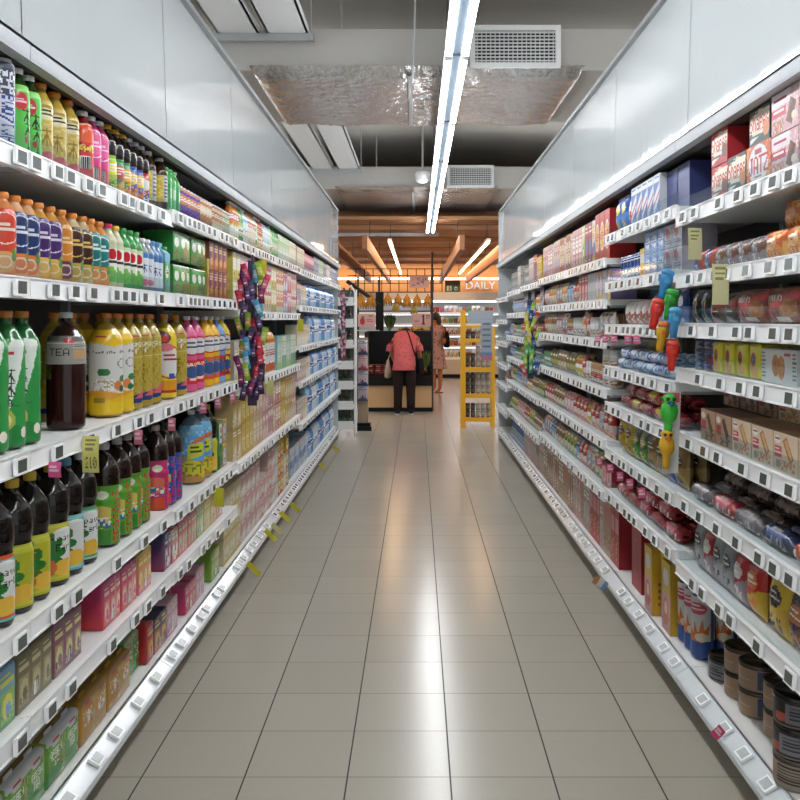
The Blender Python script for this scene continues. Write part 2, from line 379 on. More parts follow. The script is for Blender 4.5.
XT = .203
for k in range(-3, 7):
    y0 = 3.12+1.575*k; y1 = y0+1.555
    lab = {-3: 'behind the camera', -2: 'over the camera', -1: 'just past the camera', 0: 'first in view, cut by the picture top'}.get(k, ORD[k]+' along the row in view' if k < 6 else 'last of the row, above the produce stand')
    r = empty('ceiling_light', (XT, (y0+y1)/2, 2.865), 0, 'twin tube white fluorescent aisle light, %s' % lab, 'light', 'row of aisle lights')
    hl = (y1-y0)/2
    MB().bx(-.022, -hl, -.012, .022, hl, .03).bx(-.06, -hl, .018, .06, hl, .03).build('housing', 'housing', r)
    for x in (-.042, .042):
        MB().tube([(x, -hl+.03, -.012), (x, hl-.03, -.012)], .0165, 8).build('tube', 'tube', r, True)
        for e in (-1, 1): MB().bx(x-.018, e*hl-.0, -.03, x+.018, e*(hl-.03), .018).build('lamp_holder', 'white', r)
    yh = y1-.05; top = .3 if any(a-.1 < yh < b_+.05 for a, b_ in ((6.42, 8.09), (12.2, 14.6))) else .13 if yh > 12.9 else 1.133
    MB().tube([(-.0, hl-.05, .03), (-.0, hl-.05, top)], .004, 6, ).build('hanger_wire', 'dark', r)

# unseen lights added over the neighbouring aisles to brighten the ceiling
for sd, nm in ((-3.1, 'drinks'), (3.1, 'biscuit')):
    for k in range(5):
        r = empty('ceiling_light', (sd, .5+k*2.9, 2.865), 0, 'added unseen white fluorescent light over the next aisle, %s side, %s from camera' % (nm, ORD[k]), 'light', 'added unseen lights over the neighbouring aisles')
        MB().bx(-.022, -1.3, -.012, .022, 1.3, .03).build('housing', 'housing', r)
        for x in (-.042, .042): MB().tube([(x, -1.28, -.012), (x, 1.28, -.012)], .0165, 8).build('tube', 'tube', r, True)
        MB().tube([(0, 0, .03), (0, 0, .3 if 5.9 < .5+k*2.9 < 8.2 or .5+k*2.9 > 11.9 else 1.133)], .004, 6).build('hanger_wire', 'dark', r)

def cable_tray(y0, y1, lab):
    r = empty('cable_tray', (-1.06, (y0+y1)/2, 3.47), 0, lab, 'cable tray', 'ceiling cable trays'); hl = (y1-y0)/2
    for x0, x1 in ((-.31, -.03), (.03, .31)):
        m = MB().bx(x0, -hl, 0, x1, hl, .012).bx(x0, -hl, 0, x0+.012, hl, .06).bx(x1-.012, -hl, 0, x1, hl, .06)
        m.build('trough', 'grille', r)
    for y in (-hl+.03, hl-.03): MB().bx(-.35, y-.02, -.05, .35, y+.02, -.001).build('cross_bar', 'galv', r)
    for x in (-.33, .33): MB().tube([(x, hl-.03, -.0), (x, hl-.03, .528)], .006, 6).build('hanger_rod', 'galv', r)
cable_tray(3.2, 6.35, 'pale twin cable tray under the ceiling, before the first duct')
cable_tray(8.4, 12.0, 'pale twin cable tray under the ceiling, between the two ducts')
r = empty('conduit', (-1.62, 5, 3.75), 0, 'grey box conduit running along the ceiling above the drinks side', 'conduit'); MB().bx(-.08, -2.5, 0, .08, 1.3, .2).build('conduit_run', 'galv', r)
# dome camera under the lights
r = empty('dome_camera', (.06, 9.9, 2.98), 0, 'small white dome camera hanging beside the aisle lights', 'camera')
MB().lathe([(-.0, .005), (.0, .04), (.02, .075), (.1, .08), (.12, .06), (.125, .004)], 16).build('dome', 'white', r, True)
MB().tube([(0, 0, .12), (0, 0, 1.018)], .01, 8).build('drop_pipe', 'galv', r)
r = empty('steel_bracket', (-.03, 7.0, 3.0), 0, 'thin steel bracket hanging from the ceiling below the first duct', 'bracket')
MB().tube([(.03, -.9, .995), (.0, -.8, .15), (-.03, -.75, .0), (.1, -.75, .02)], .008, 6).build('bent_rod', 'galv', r)
# ---------------------------------------------------------------- goods: shapes
class Proto: pass
def proto(name, cat, desc, parts, w, d, h, group=None):
    p = Proto(); p.name, p.cat, p.desc, p.parts, p.w, p.d, p.h = name, cat, desc, parts, w, d, h
    p.group = group or desc; p.round = False; p.m = 0.; return p

def bottle(name, cat, desc, h, r, body, cap, art, lab=(.1, .72), lod=0, style='pet', water=None, ribs=0, caph=.07, capr=None, seg=None, sq=0.):
    seg = seg or (40 if not lod else 16); ls = 100 if not lod else 24; n = .0135; capr = capr or .0172
    if style == 'pet':
        pr = [(0, r*.55), (.004, r*.86), (.02*h, r*.97), (.05*h, r), (.68*h, r), (.74*h, r*.97), (.79*h, r*.86), (.84*h, r*.66), (.88*h, r*.45+n*.2), (.905*h, n*1.05), (h*(1-caph*.6), n)]
    elif style == 'waist':
        pr = [(0, r*.55), (.004, r*.86), (.02*h, r*.97), (.05*h, r), (.46*h, r), (.50*h, r*.9), (.55*h, r*.92), (.60*h, r), (.68*h, r), (.77*h, r*.9), (.83*h, r*.66), (.88*h, r*.42), (.91*h, n*1.05), (h*(1-caph*.6), n)]
    elif style == 'can':
        pr = [(0, r*.7), (.006, r*.82), (.05*h, r), (.94*h, r), (.98*h, r*.84), (h, r*.82)]
    elif style == 'glass':
        pr = [(0, r*.8), (.003, r*.97), (.02*h, r), (.55*h, r), (.64*h, r*.9), (.72*h, r*.5), (.8*h, r*.38), (h*(1-caph*.6), r*.34)]; capr = r*.4
    P = np.array(pr); zs = np.unique(np.concatenate([P[:, 0], np.linspace(0, P[-1, 0], 24 if not lod else 8)])); rs = np.interp(zs, P[:, 0], P[:, 1])
    if ribs: rs = rs*(1-.022*(np.sin(zs/h*PI*2*ribs) > .5)*((zs > .08*h) & (zs < .7*h)))
    pb = np.stack([zs, rs], 1)
    nl = max(6, min(art.shape[0], 40)) if lod else max(6, min(art.shape[0], 120)); zl = np.linspace(lab[0]*h, lab[1]*h, nl+1); pl = np.stack([zl, np.interp(zl, zs, rs)+.0009], 1)
    def capmesh(m):
        z0 = h*(1-caph)
        if style == 'can': return m.lathe([(h-.003, r*.80), (h-.0015, r*.7), (h-.0015, .001)], seg, cap)
        return m.lathe([(z0, capr*.96), (z0+.002, capr), (h-.003, capr), (h, capr*.9), (h+.0003, .0006)], max(12, seg//2), cap)
    if lod:
        m = MB().lathe(pb, seg, body, sq=sq).lathe(pl, ls, art=art, sq=sq); capmesh(m)
        if water:
            me = [('body', MB().lathe(pb, seg, body).mesh(name+'_body', water), 0), ('label', capmesh(MB().lathe(pl, ls, art=art)).mesh(name+'_label', 'gloss'), 0)]
        else: me = [(None, m.mesh(name, 'plastic'), 0)]
    else:
        me = [('body', MB().lathe(pb, seg, body, sq=sq).mesh(name+'_body', 'plastic'), 0), ('label', MB().lathe(pl, ls, art=art, sq=sq).mesh(name+'_label', 'gloss'), 0),
              ('lid' if style == 'can' else 'cap', capmesh(MB()).mesh(name+'_cap', 'cap'), 0)]
    q = proto(name, cat, desc, me, 2*r, 2*r, h); q.round = True; return q

def rbox(m, w, d, h, fr, side, top, cell, r=.002, puff=0.):
    """box with softly rounded edges; the front art faces -y"""
    def face(o, ux, uy, art, lu, lv, puff=puff):
        nv, nu = art.shape[:2]; nu2, nv2 = max(2, min(nu, round(lu/cell))), max(2, min(nv, round(lv/cell)))
        a, b2 = np.linspace(0, 1, nu2+1), np.linspace(0, 1, nv2+1)
        A, B = np.meshgrid(a, b2); P = np.array(o)+A[..., None]*np.array(ux)+B[..., None]*np.array(uy)
        c = np.array([0, 0, h/2]); hw = np.array([w, d, h])/2; q = P-c; inn = np.clip(q, -(hw-r), hw-r); dv = q-inn; L = np.linalg.norm(dv, axis=-1, keepdims=True)
        P = c+inn+dv*np.minimum(1, r/np.maximum(L, 1e-9))
        if puff:
            nrm = np.cross(ux, uy); nrm = nrm/np.linalg.norm(nrm); P = P+nrm*(puff*np.sin(A*PI)*np.sin(B*PI))[..., None]
        iu = ((np.arange(nu2)+.5)/nu2*nu).astype(int); iv = ((np.arange(nv2)+.5)/nv2*nv).astype(int)
        m.grid(P, art[iv][:, iu])
    x, y = w/2, d/2
    face((-x, -y, 0), (w, 0, 0), (0, 0, h), fr, w, h); face((x, y, 0), (-w, 0, 0), (0, 0, h), fr if d < 1 else side, w, h)
    face((-x, y, 0), (0, -d, 0), (0, 0, h), side, d, h); face((x, -y, 0), (0, d, 0), (0, 0, h), side, d, h)
    face((-x, -y, h), (w, 0, 0), (0, d, 0), top, w, d); face((-x, y, 0), (w, 0, 0), (0, -d, 0), flat('b0a898'), w, d, 0.)
    return m
def box(name, cat, desc, w, d, h, fr, side=None, top=None, m='card', cell=.004, puff=0., r=.002, extra=None):
    side = flat(side) if isinstance(side, str) else (fr if side is None else side); top = flat(top) if isinstance(top, str) else (side if top is None else top)
    parts = [(None, rbox(MB(), w, d, h, fr, side, top, cell, r, puff).mesh(name, m, puff > 0), 0)]
    e = 1.9*puff; return proto(name, cat, desc, parts+(extra or []), w+e, d+e, h+puff)
def gable(name, cat, desc, w, d, h, fr, roof, cap):
    hb = h*.78; m = rbox(MB(), w, d, hb, fr, fr, flat(roof), .004)
    x, y = w/2, d/2; P = np.array([[[-x, -y, hb], [x, -y, hb]], [[-x, 0, h*.95], [x, 0, h*.95]], [[-x, y, hb], [x, y, hb]]]); m.grid(P, hexc(roof))
    for s2 in (-1, 1): m.add([[s2*x, -y, hb], [s2*x, 0, h*.95], [s2*x, y, hb], [s2*x, 0, hb]], [[0, 1, 2, 3]], hexc(roof))
    m.bx(-x, -.002, h*.94, x, .002, h, roof)
    c = MB().lathe([(0, .013), (.012, .013), (.0125, .001)], 14, cap, (0, -y*.55, hb+.012*1.4)).mesh(name+'_cap', 'cap')
    return proto(name, cat, desc, [(None, m.mesh(name, 'card', False), 0), ('cap', c, 0)], w, d, h)
def bag(name, cat, desc, w, h, t, art, seed, back=None, cell=.006, m='gloss', crimp=.05, lean=.0):
    """pillow bag with flat crimped ends and creased film"""
    r = np.random.RandomState(seed); nu, nv = max(8, round(w/cell)), max(10, round(h/cell)); u = np.linspace(0, 1, nu+1); v = np.linspace(0, 1, nv+1); U, V = np.meshgrid(u, v)
    vv = np.clip((V-crimp)/(1-2*crimp), 0, 1); th = (1-np.abs(2*U-1)**3)**.6*(np.clip(1-np.abs(2*vv-1)**2.6, 0, 1)**.6)
    ph = r.rand(4)*6; wr = .07*np.sin(U*23+ph[0]+3*np.sin(V*5+ph[1]))*(np.abs(2*V-1)**2)+.05*np.sin(V*17+U*9+ph[2])+.04*np.sin(U*41+V*13+ph[3])
    th = th*(1+wr)+.004
    x = (U-.5)*w*(1-.05*(1-np.abs(2*vv-1)))+.006*np.sin(V*7+ph[1])*w; z = V*h
    tip = np.clip((V-.86)/.14, 0, 1); back_y = tip**2*h*.05*(1 if r.rand() > .4 else -1)
    nva, nua = art.shape[:2]; iu = ((np.arange(nu)+.5)/nu*nua).astype(int); iv = ((np.arange(nv)+.5)/nv*nva).astype(int); C = art[iv][:, iu]
    mb = MB().grid(np.stack([x, -t/2*th+back_y, z], -1), C)
    mb.grid(np.stack([x[:, ::-1], (t/2*th+back_y)[:, ::-1], z[:, ::-1]], -1), C[:, ::-1] if back is None else hexc(back))
    return proto(name, cat, desc, [(None, mb.mesh(name, m, True), 0)], w, t, h)
def roll(name, cat, desc, w, r, art, seed, ends='b0b0b0', flatn=.85):
    """lying roll pack, twisted flat at both ends, long side along the shelf"""
    q = np.random.RandomState(seed); n, sg = 26, 20; P = np.zeros((n+1, sg, 3)); a = np.arange(sg)/sg*2*PI
    for i in range(n+1):
        t = i/n; e = min(t, 1-t)*w; k = min(1, .18+(e/.03)**1.2) if e < .03 else 1.; k2 = 1+.03*math.sin(t*40+seed)+q.uniform(-.015, .015)
        fl = 1. if e > .03 else 1.0+.35*(1-e/.03)
        P[i, :, 0] = (t-.5)*w; P[i, :, 1] = -np.cos(a)*r*min(1, k*fl+.15)*k2; P[i, :, 2] = r*flatn+np.sin(a)*r*flatn*k*k2
    nv, nu = art.shape[:2]; C = np.zeros((n, sg, 3))
    for i in range(n):
        for j in range(sg): C[i, j] = art[int(((j+.5)/sg*2+.25) % 1*nv), int((i+.5)/n*nu)]
    P[:, :, 2] -= P[:, :, 2].min()
    return proto(name, cat, desc, [(None, MB().grid(P, C, True).mesh(name, 'gloss', True), 0)], w, 2*r, 2*r*flatn)
def tin(name, cat, desc, r, h, art, lid, body='8a7a68', seg=36):
    m = MB().lathe([(0, r*.9), (.002, r*.985), (.004, r), (h-.012, r)], seg, body)
    l = MB().lathe([(.008, r+.0008), (h*.5, r+.0008), (h-.014, r+.0008)], seg, art=art)
    l = MB().lathe(np.stack([np.linspace(.008, h-.014, 24), np.full(24, r+.0008)], 1), seg, art=art)
    c = MB().lathe([(h-.013, r+.0015), (h-.002, r+.002), (h, r), (h-.001, r*.93), (h-.004, r*.9), (h-.004, .001)], seg, lid)
    q = proto(name, cat, desc, [('body', m.mesh(name+'_body', 'cap', True), 0), ('label', l.mesh(name+'_label', 'card', True), 0), ('lid', c.mesh(name+'_lid', 'plastic', True), 0)], 2*r+.005, 2*r+.005, h); q.round = True; return q

def gen(w, h, base, acc, pic, seed, cell=.0045, style=None, ink='f4f2ea'):
    r = np.random.RandomState(seed); s = seed % 6 if style is None else style
    o = [('bg', base)]
    if s == 0: o += [('r', 0, .7, 1, .93, acc), ('ln', 2, ink, (.12, .73, .95, .9)), ('d', .5, .36, .36, .26, pic), ('n', .35, seed, 2, acc, (.28, .2, .72, .5)), ('ln', 2, ink, (.1, .03, .6, .12))]
    elif s == 1: o += [('p', [(0, .35), (1, .75), (1, 1), (0, 1)], acc), ('ln', 2, ink, (.1, .74, .9, .92)), ('d', .62, .3, .3, .22, pic), ('d', .55, .34, .12, .1, ink), ('ln', 3, ink, (.06, .06, .4, .26))]
    elif s == 2: o += [('r', .1, .08, .9, .62, pic), ('n', .4, seed, 2, acc, (.16, .12, .84, .5)), ('arch', .2, .1, acc), ('ln', 2, acc, (.1, .72, .92, .93))]
    elif s == 3: o += [('w', .45, .08, 1, pic, r.rand()*6), ('w', .2, .06, 1, acc, r.rand()*6), ('d', .5, .72, .38, .17, acc), ('ln', 2, ink, (.2, .65, .85, .8))]
    elif s == 4: o += [('r', 0, 0, 1, .3, acc), ('d', .5, .5, .4, .3, ink), ('d', .5, .5, .36, .26, pic), ('ln', 3, acc, (.2, .4, .85, .6)), ('r', .1, .82, .9, .94, acc)]
    else: o += [('r', 0, .84, 1, 1, acc), ('r', .08, .4, .92, .8, ink), ('ln', 3, acc, (.14, .44, .95, .76)), ('n', .5, seed, 2, pic, (.05, .05, .95, .36))]
    return ART(w, h, *o, cell=cell)

# ---------------------------------------------------------------- putting goods on the shelves
COUNT = {}; PLACED = []
def bay_of(s, y):
    B = SIDE[s][2]
    for i in range(8):
        if y < B[i+1]: return i
    return 7
def shelf_name(s, i, k): return 'bottom shelf' if k >= len(SH[s, i]) else 'top shelf' if k == 0 else ORD[k]+' shelf'
def bay_name(s, i): return ('cropped' if i == 0 else ORD[i-1])+' %s bay' % side_name(s)
def put(s, y, d, z, p, i, k, row=0, layer=0, rz=0., nlay=1, nrow=1, tilt=0., xtra=None):
    sg, X, B = SIDE[s]; nm = p.name
    key = (s, i, k, p.desc, row, layer, xtra); COUNT[key] = n = COUNT.get(key, -1)+1
    along = '%s %s' % (ORD[n], 'from camera' if row == 0 and nlay == 1 else 'along')
    bits = [p.desc, along]
    if row and nlay > 1: bits.append('%s row %s layer' % (ORD[row], ['lower', 'upper', 'third', 'fourth', 'fifth'][layer]))
    elif row: bits.append(ORD[row]+' row')
    elif nlay > 1: bits.append(['lower', 'upper', 'third', 'fourth', 'fifth'][layer]+' layer')
    bits += [shelf_name(s, i, k), bay_name(s, i)]
    lab = ', '.join(bits)
    loc = (sg*(X+d), y, z); rot = -sg*(PI/2-(.78+.15*math.sin(y*37+d*91) if p.round else 0))+rz
    one = len(p.parts) == 1 or p.parts[0][0] is None
    root = bpy.data.objects.new(nm, p.parts[0][1] if one else None); COL.objects.link(root)
    root.location = loc; root.rotation_euler = (tilt, 0, rot)
    for pn, me, _ in (p.parts[1:] if one else p.parts):
        c = bpy.data.objects.new(pn, me); COL.objects.link(c); c.parent = root
    tag(root, lab, p.cat, '%ss on the %s of the %s' % (p.desc, shelf_name(s, i, k), bay_name(s, i)))
    PLACED.append((s, i, k, y, p.name)); return root
def ypx(s, px, d=.03): return F*(SIDE[s][1]+d)/abs(px-PX)
def run(s, k, items, px=None, y=None, d0=.03, end=None):
    """items: (proto, count, options) set out from the camera into the distance; k < 0 is the base deck"""
    cur = y
    def start(px, p, dd):
        if p.round: return F*(SIDE[s][1]+dd+p.d*.95)/abs(px-PX)-p.w/2
        return ypx(s, px, dd)
    def centre(cx, p, dd): return F*(SIDE[s][1]+dd+p.d/2)/abs(cx-PX)-p.w/2
    if px is not None: cur = start(px, items[0][0], d0)
    B = SIDE[s][2]
    for it in items:
        p, cnt = it[0], it[1]; o = it[2] if len(it) > 2 else {}
        if 'px' in o: cur = max(cur, start(o['px'], p, o.get('d', d0)))
        if 'cx' in o: cur = max(cur, centre(o['cx'], p, o.get('d', d0)))
        if 'y' in o: cur = max(cur, o['y'])
        g = o.get('gap', .004); rows = o.get('rows', 1); lay = o.get('lay', 1); dd = o.get('d', d0); jit = o.get('jit', .0)
        for c in range(cnt):
            i = bay_of(s, cur+.01); w = p.w
            if cur+w > B[i+1]-.006 and i < 7:
                if not (k < 0 or k == len(SH[s, i]) == len(SH[s, i+1])) and (k >= len(SH[s, i]) or k >= len(SH[s, i+1]) or abs(SH[s, i][k]-SH[s, i+1][k]) > .003):
                    cur = B[i+1]+.006; i += 1
            if cur+w > (end or B[8]-.035): return cur
            kk = k if k >= 0 else len(SH[s, i])
            if kk > len(SH[s, i]): return cur
            z = (SH[s, i][kk] if kk < len(SH[s, i]) else BASE)+.0012
            above = ([2.15]+SH[s, i])[kk]; room = above-(.051 if kk else .002)-z-lay*.0015; zs = min(1., room/(lay*p.h))
            for row in range(rows):
                dep = dd+p.d/2+row*(p.d+.006)+o.get('back', 0)*(row > 0)
                if dep+p.d/2 > .395: break
                for l in range(lay):
                    put(s, cur+w/2+rnd.uniform(-1, 1)*min(g*.3, .002), dep+(0 if not jit else rnd.uniform(0, jit*.1)), z+l*(p.h*zs+.0014), p, i, kk, row, l, rnd.uniform(-1, 1)*jit, lay, rows, o.get('tilt', 0.)).scale.z = zs
            cur += w+g
    return cur
# ---------------------------------------------------------------- drinks on the left
def half(r): return PI*r
def lab500(*ops): return ART(.10, .15, *ops, cell=.0022)
def brush(c, x, y, s):    # brush-stroke signs
    return [('r', x-s, y+.5*s, x+s, y+.66*s, c), ('r', x-.1*s, y-s, x+.12*s, y+.9*s, c), ('p', [(x-.1*s, y+.3*s), (x-s, y-.7*s), (x-.8*s, y-.85*s), (x+.1*s, y)], c), ('p', [(x+.1*s, y+.3*s), (x+s, y-.75*s), (x+.8*s, y-.9*s), (x, y)], c)]
C_ = 'drink bottle'
can_l = bottle('drink_can', 'drink can', 'tall lavender white iced tea can', .225, .034, 'b9bcc4', 'c8c8cc', lab500(('bg', 'c9cde0'), ('r', 0, .6, 1, .93, '3a3f58'), ('n', .5, 3, 2, 'd8dcea', (0, .62, 1, .9)), ('p', [(.75, 0), (1, 0), (1, .55), (.85, .5)], '6fb0a8'), ('tv', 'AriZona', .32, .02, .8, .6, '23458f', .3), ('r', 0, .93, 1, 1, '55586c')), (.06, .95), style='can')
gt500 = bottle('tea_bottle', C_, 'white capped bright green tea bottle', .235, .033, '1e3d14', 'f2f2f2', lab500(('bg', '4cc43c'), ('r', 0, .9, 1, 1, '88d868'), ('d', .45, .76, .2, .13, 'c8202c'), ('ln', 2, 'f0d0d0', (.32, .72, .6, .8)), *brush('10240c', .62, .56, .12), *brush('10240c', .66, .36, .13), ('d', .6, .2, .07, .05, 'c82030'), *brush('10240c', .68, .1, .08)), (.03, .80))
gold500 = bottle('tea_bottle', C_, 'orange capped golden flower tea bottle', .228, .033, 'b89a38', 'ef8a24', lab500(('bg', 'c9b052'), ('n', .25, 5, 3, 'd8c470'), ('r', 0, .88, 1, .93, 'a48628'), ('d', .5, .78, .4, .09, 'e4d9a8'), ('ln', 2, '2a2a20', (.2, .73, .85, .85)), *brush('8c7020', .5, .42, .16), ('r', 0, 0, 1, .08, '28407c'), ('d', .6, .1, .3, .09, 'd05060'), ('d', .25, .07, .15, .06, 'e8e0e0')), (.03, .78), ribs=7)
red500 = bottle('juice_bottle', C_, 'white capped red berry drink bottle', .222, .033, '8a2020', 'f2f2f2', lab500(('bg', 'd62a2a'), ('r', 0, .78, 1, 1, 'e8d440'), ('d', .5, .82, .42, .16, 'f05a28'), ('o', .5, .8, .46, .2, 'f4d8c8', .82), ('r', 0, .5, 1, .62, 'e0d038'), ('n', .4, 2, 2, 'c01818', (0, .5, 1, .64)), ('bar', .3, .2, .62, .42), ('p', [(0, .1), (.3, .2), (.2, 0)], 'f0c0b0')), (.03, .82))
pink500 = bottle('juice_bottle', C_, 'white capped pink drink bottle', .222, .033, '8a2050', 'f2f2f2', lab500(('bg', 'dd3f86'), ('r', 0, 0, 1, .32, 'd8283c'), ('d', .5, .72, .4, .2, 'f060a0'), ('o', .5, .72, .46, .25, 'f4e0ea', .85), ('ln', 2, 'f4d0e0', (.25, .62, .8, .76)), ('bar', .3, .1, .6, .3)), (.03, .82))
def dk(desc, cap, c1, c2, c3, s): return bottle('tea_bottle', C_, desc, .228, .033, '1c1008', cap, lab500(('bg', c1), ('p', [(0, 0), (1, .5), (1, 0)], c2), ('d', .5, .62, .32, .2, c3), ('ln', 3, 'f0f0e8', (.2, .5, .85, .75)), ('n', .3, s, 3, c3, (.1, .05, .9, .4))), (.04, .55), style='waist')
dk_lime = dk('yellow capped dark lime tea bottle', 'f2b81c', '9cc832', '3f9a3c', 'e8e040', 1); dk_grn = dk('yellow capped dark green tea bottle', 'f2b81c', '2f8a48', 'e0b030', 'd05030', 2); dk_org = dk('yellow capped dark orange tea bottle', 'f2b81c', '3a8a50', 'd84a28', 'f0b030', 3)
dk_blue = dk('white capped dark blue label bottle', 'eeeef2', '2a4fa8', 'd83428', 'f0c040', 4); dk_red = dk('white capped dark red label bottle', 'eeeef2', 'c83030', '2a50a0', 'e8e0d8', 5)
dk_yel = bottle('tea_bottle', C_, 'white capped yellow label tea bottle', .225, .033, '3c2410', 'eeeef2', lab500(('bg', 'd8bc22'), ('r', .5, 0, .82, 1, 'b9b8b0'), ('n', .3, 8, 3, 'f0e060', (0, .1, .5, .9)), ('ln', 6, '6a6a60', (.53, .1, .8, .9))), (.16, .66))
sm_grn = bottle('soda_bottle', C_, 'small clear green soda bottle', .185, .03, '4fae5a', '2fae4a', lab500(('bg', '68c878'), ('r', 0, .4, 1, .85, 'c8e0c0'), ('r', .35, 0, .6, 1, '2f9a58')), (.1, .62))
def can(desc, c1, c2, c3, s, h=.135, r=.027): return bottle('drink_can', 'drink can', desc, h, r, 'b8bac0', 'c4c6ca', ART(.08, h, ('bg', c1), ('d', .5, .6, .34, .2, c2), ('p', [(0, 0), (1, .35), (1, 0)], c3), ('ln', 2, 'f0ece0', (.2, .52, .85, .68)), ('r', 0, .92, 1, 1, c2), cell=.003), (.07, .93), style='can', seg=28)
can_pur = can('slim purple drink can', '6b3fa2', 'd88a50', '4c2a80', 1); can_bei = can('slim beige drink can', 'd6bf9a', 'b06a40', 'e0d8c0', 2); can_org = can('slim copper orange drink can', 'c47e50', 'e8d0b0', 'a05a38', 3); can_gry = can('slim pale grey drink can', 'c8c6b8', '98a060', 'b0a890', 4)
C1 = lambda *a: [(p, 1, {'cx': c, 'rows': 2}) for p, c in a]
run('L', 0, C1((can_l, 0), (gt500, 16), (gt500, 28), (gold500, 40), (gold500, 54), (gold500, 67), (red500, 82), (pink500, 90), (pink500, 98), (dk_lime, 106), (dk_grn, 114), (dk_org, 121), (dk_blue, 127), (dk_blue, 134), (dk_red, 140), (dk_yel, 147), (dk_yel, 154))+[
    (sm_grn, 3, {'cx': 162}), (can_pur, 6, {'gap': .006, 'rows': 2}), (can_org, 4, {'rows': 2, 'gap': .006}), (can_bei, 4, {'rows': 2, 'gap': .006}), (can_gry, 4, {'rows': 2})], y=2.1, end=4.955)
# second shelf
def milk(desc, cap, top, arch, low, pic, s): return bottle('milk_tea_bottle', C_, desc, .214, .034, low, cap, lab500(('bg', low), ('p', [(0, .42), (.5, .28), (1, .5), (1, 1), (0, 1)], top), ('d', .5, .76, .42, .2, top), ('o', .5, .7, .44, .24, arch, .86), ('ln', 2, arch, (.22, .62, .8, .78)), ('d', .5, .2, .3, .16, pic), ('o', .5, .2, .2, .1, 'f4d8b0', .5), ('leaf', .78, .3, .14, .1, '4a8a34', 3)), (.03, .80))
m_red = milk('orange capped coral milk tea bottle', 'ef8a24', 'd8452c', 'f4e0d0', 'e08a50', 'e8a860', 0); m_nav = milk('orange capped navy peach milk tea bottle', 'ef8a24', '24386e', 'dce4f4', 'e0a878', 'e87830', 1); m_pur = milk('orange capped purple milk tea bottle', 'ef8a24', '46286e', 'e0d4ec', 'd89a40', 'e8b84c', 2); m_amb = milk('orange capped amber tea bottle', 'ef8a24', 'd0842c', 'f0d090', 'c0782c', '5a2c5c', 3); m_brn = milk('orange capped brown coffee bottle', 'ef8a24', '40241c', 'e0c060', 'c8b088', 'c8a838', 4); m_teal = milk('orange capped teal orange milk tea bottle', 'ef8a24', '1c7a78', 'd8ecec', 'e08838', 'e8902c', 5)
def soy(desc, cap, s): return bottle('soy_drink_bottle', C_, desc, .215, .031, 'c8c4a0' if s else '2f9a40', cap, lab500(('bg', 'e8ece0'), ('r', 0, 0, 1, .25, '5cb848'), ('d', .5, .74, .2, .14, 'c8202c'), ('r', .2, .5, .8, .58, '303030'), ('leaf', .4, .28, .3, .14, '7cc050', 5), ('r', 0, .9, 1, 1, 'c8d8b0')), (.1, .68))
soy_p = soy('pink capped soy drink bottle', 'd8305c', 1); soy_y = soy('yellow capped soy drink bottle', 'e8b820', 2); soy_g = soy('green capped soy drink bottle', '28a448', 0)
wht = bottle('drink_bottle', C_, 'clear bottle with blue white label', .2, .03, '7a8a90', 'e8eaee', lab500(('bg', 'dfe6ee'), ('r', 0, .86, 1, 1, '3a78b8'), *brush('506090', .5, .55, .14), ('d', .5, .12, .3, .1, 'd07080'), ('r', 0, 0, .16, 1, '8098b0')), (.1, .72)); wht2 = bottle('drink_bottle', C_, 'blue capped bottle with white label', .2, .03, '5a86b0', '4a8ac8', lab500(('bg', 'dfe6ee'), ('r', 0, .8, 1, 1, '3f74b4'), *brush('405080', .5, .5, .15), ('r', .8, 0, 1, 1, '3f74b4')), (.1, .72))
glass = bottle('glass_bottle', C_, 'dark green glass bottle, gold neck', .238, .031, '0e2412', 'c8a24c', lab500(('bg', '123018'), ('d', .5, .5, .3, .3, 'c8a860')), (.15, .45), style='glass')
gab = gable('milk_carton', 'drink carton', 'green white gable top malt carton', .075, .07, .205, ART(.075, .16, ('bg', '3f9f48'), ('p', [(0, .85), (.5, .7), (1, .85), (1, 1), (0, 1)], '78c0e0'), ('d', .42, .55, .3, .16, 'eef0e8'), ('ln', 2, 'b03028', (.22, .49, .7, .6)), ('d', .7, .2, .25, .14, '78a8c8'), cell=.003), '8ccbe6', '2c9a40')
mlt = box('carton_multipack', 'drink pack', 'green six can malt pack', .285, .13, .132, ART(.285, .132, ('bg', '2f9a3c'), ('vs', 3, .04, '1c7028'), *[('d', .17+.33*q, .62, .1, .16, 'e6ece0') for q in range(3)], *[('n', .5, q+9, 2, '8a4a28', (.06+.33*q, .06, .3+.33*q, .36)) for q in range(3)], ('r', 0, .95, 1, 1, 'b8c0b8'), cell=.003), '2a8a38', m='gloss', puff=.006, r=.012)
choc = box('drink_carton', 'drink carton', 'orange purple cocoa drink box', .1, .09, .14, ART(.1, .14, ('bg', 'b8622c'), ('r', 0, .35, .5, 1, '4a2468'), ('d', .5, .3, .3, .14, 'e0a050'), ('ln', 3, 'e8c8a0', (.1, .6, .9, .9)), ('r', .8, 0, 1, 1, '8a4420'), cell=.003), '98502a')
lyel = box('drink_carton', 'drink carton', 'slim yellow striped drink box', .04, .06, .19, ART(.04, .19, ('bg', 'd8c83c'), ('r', 0, .3, 1, .55, 'c05038'), ('n', .4, 5, 2, '8a7a20'), cell=.004), 'b0a030')
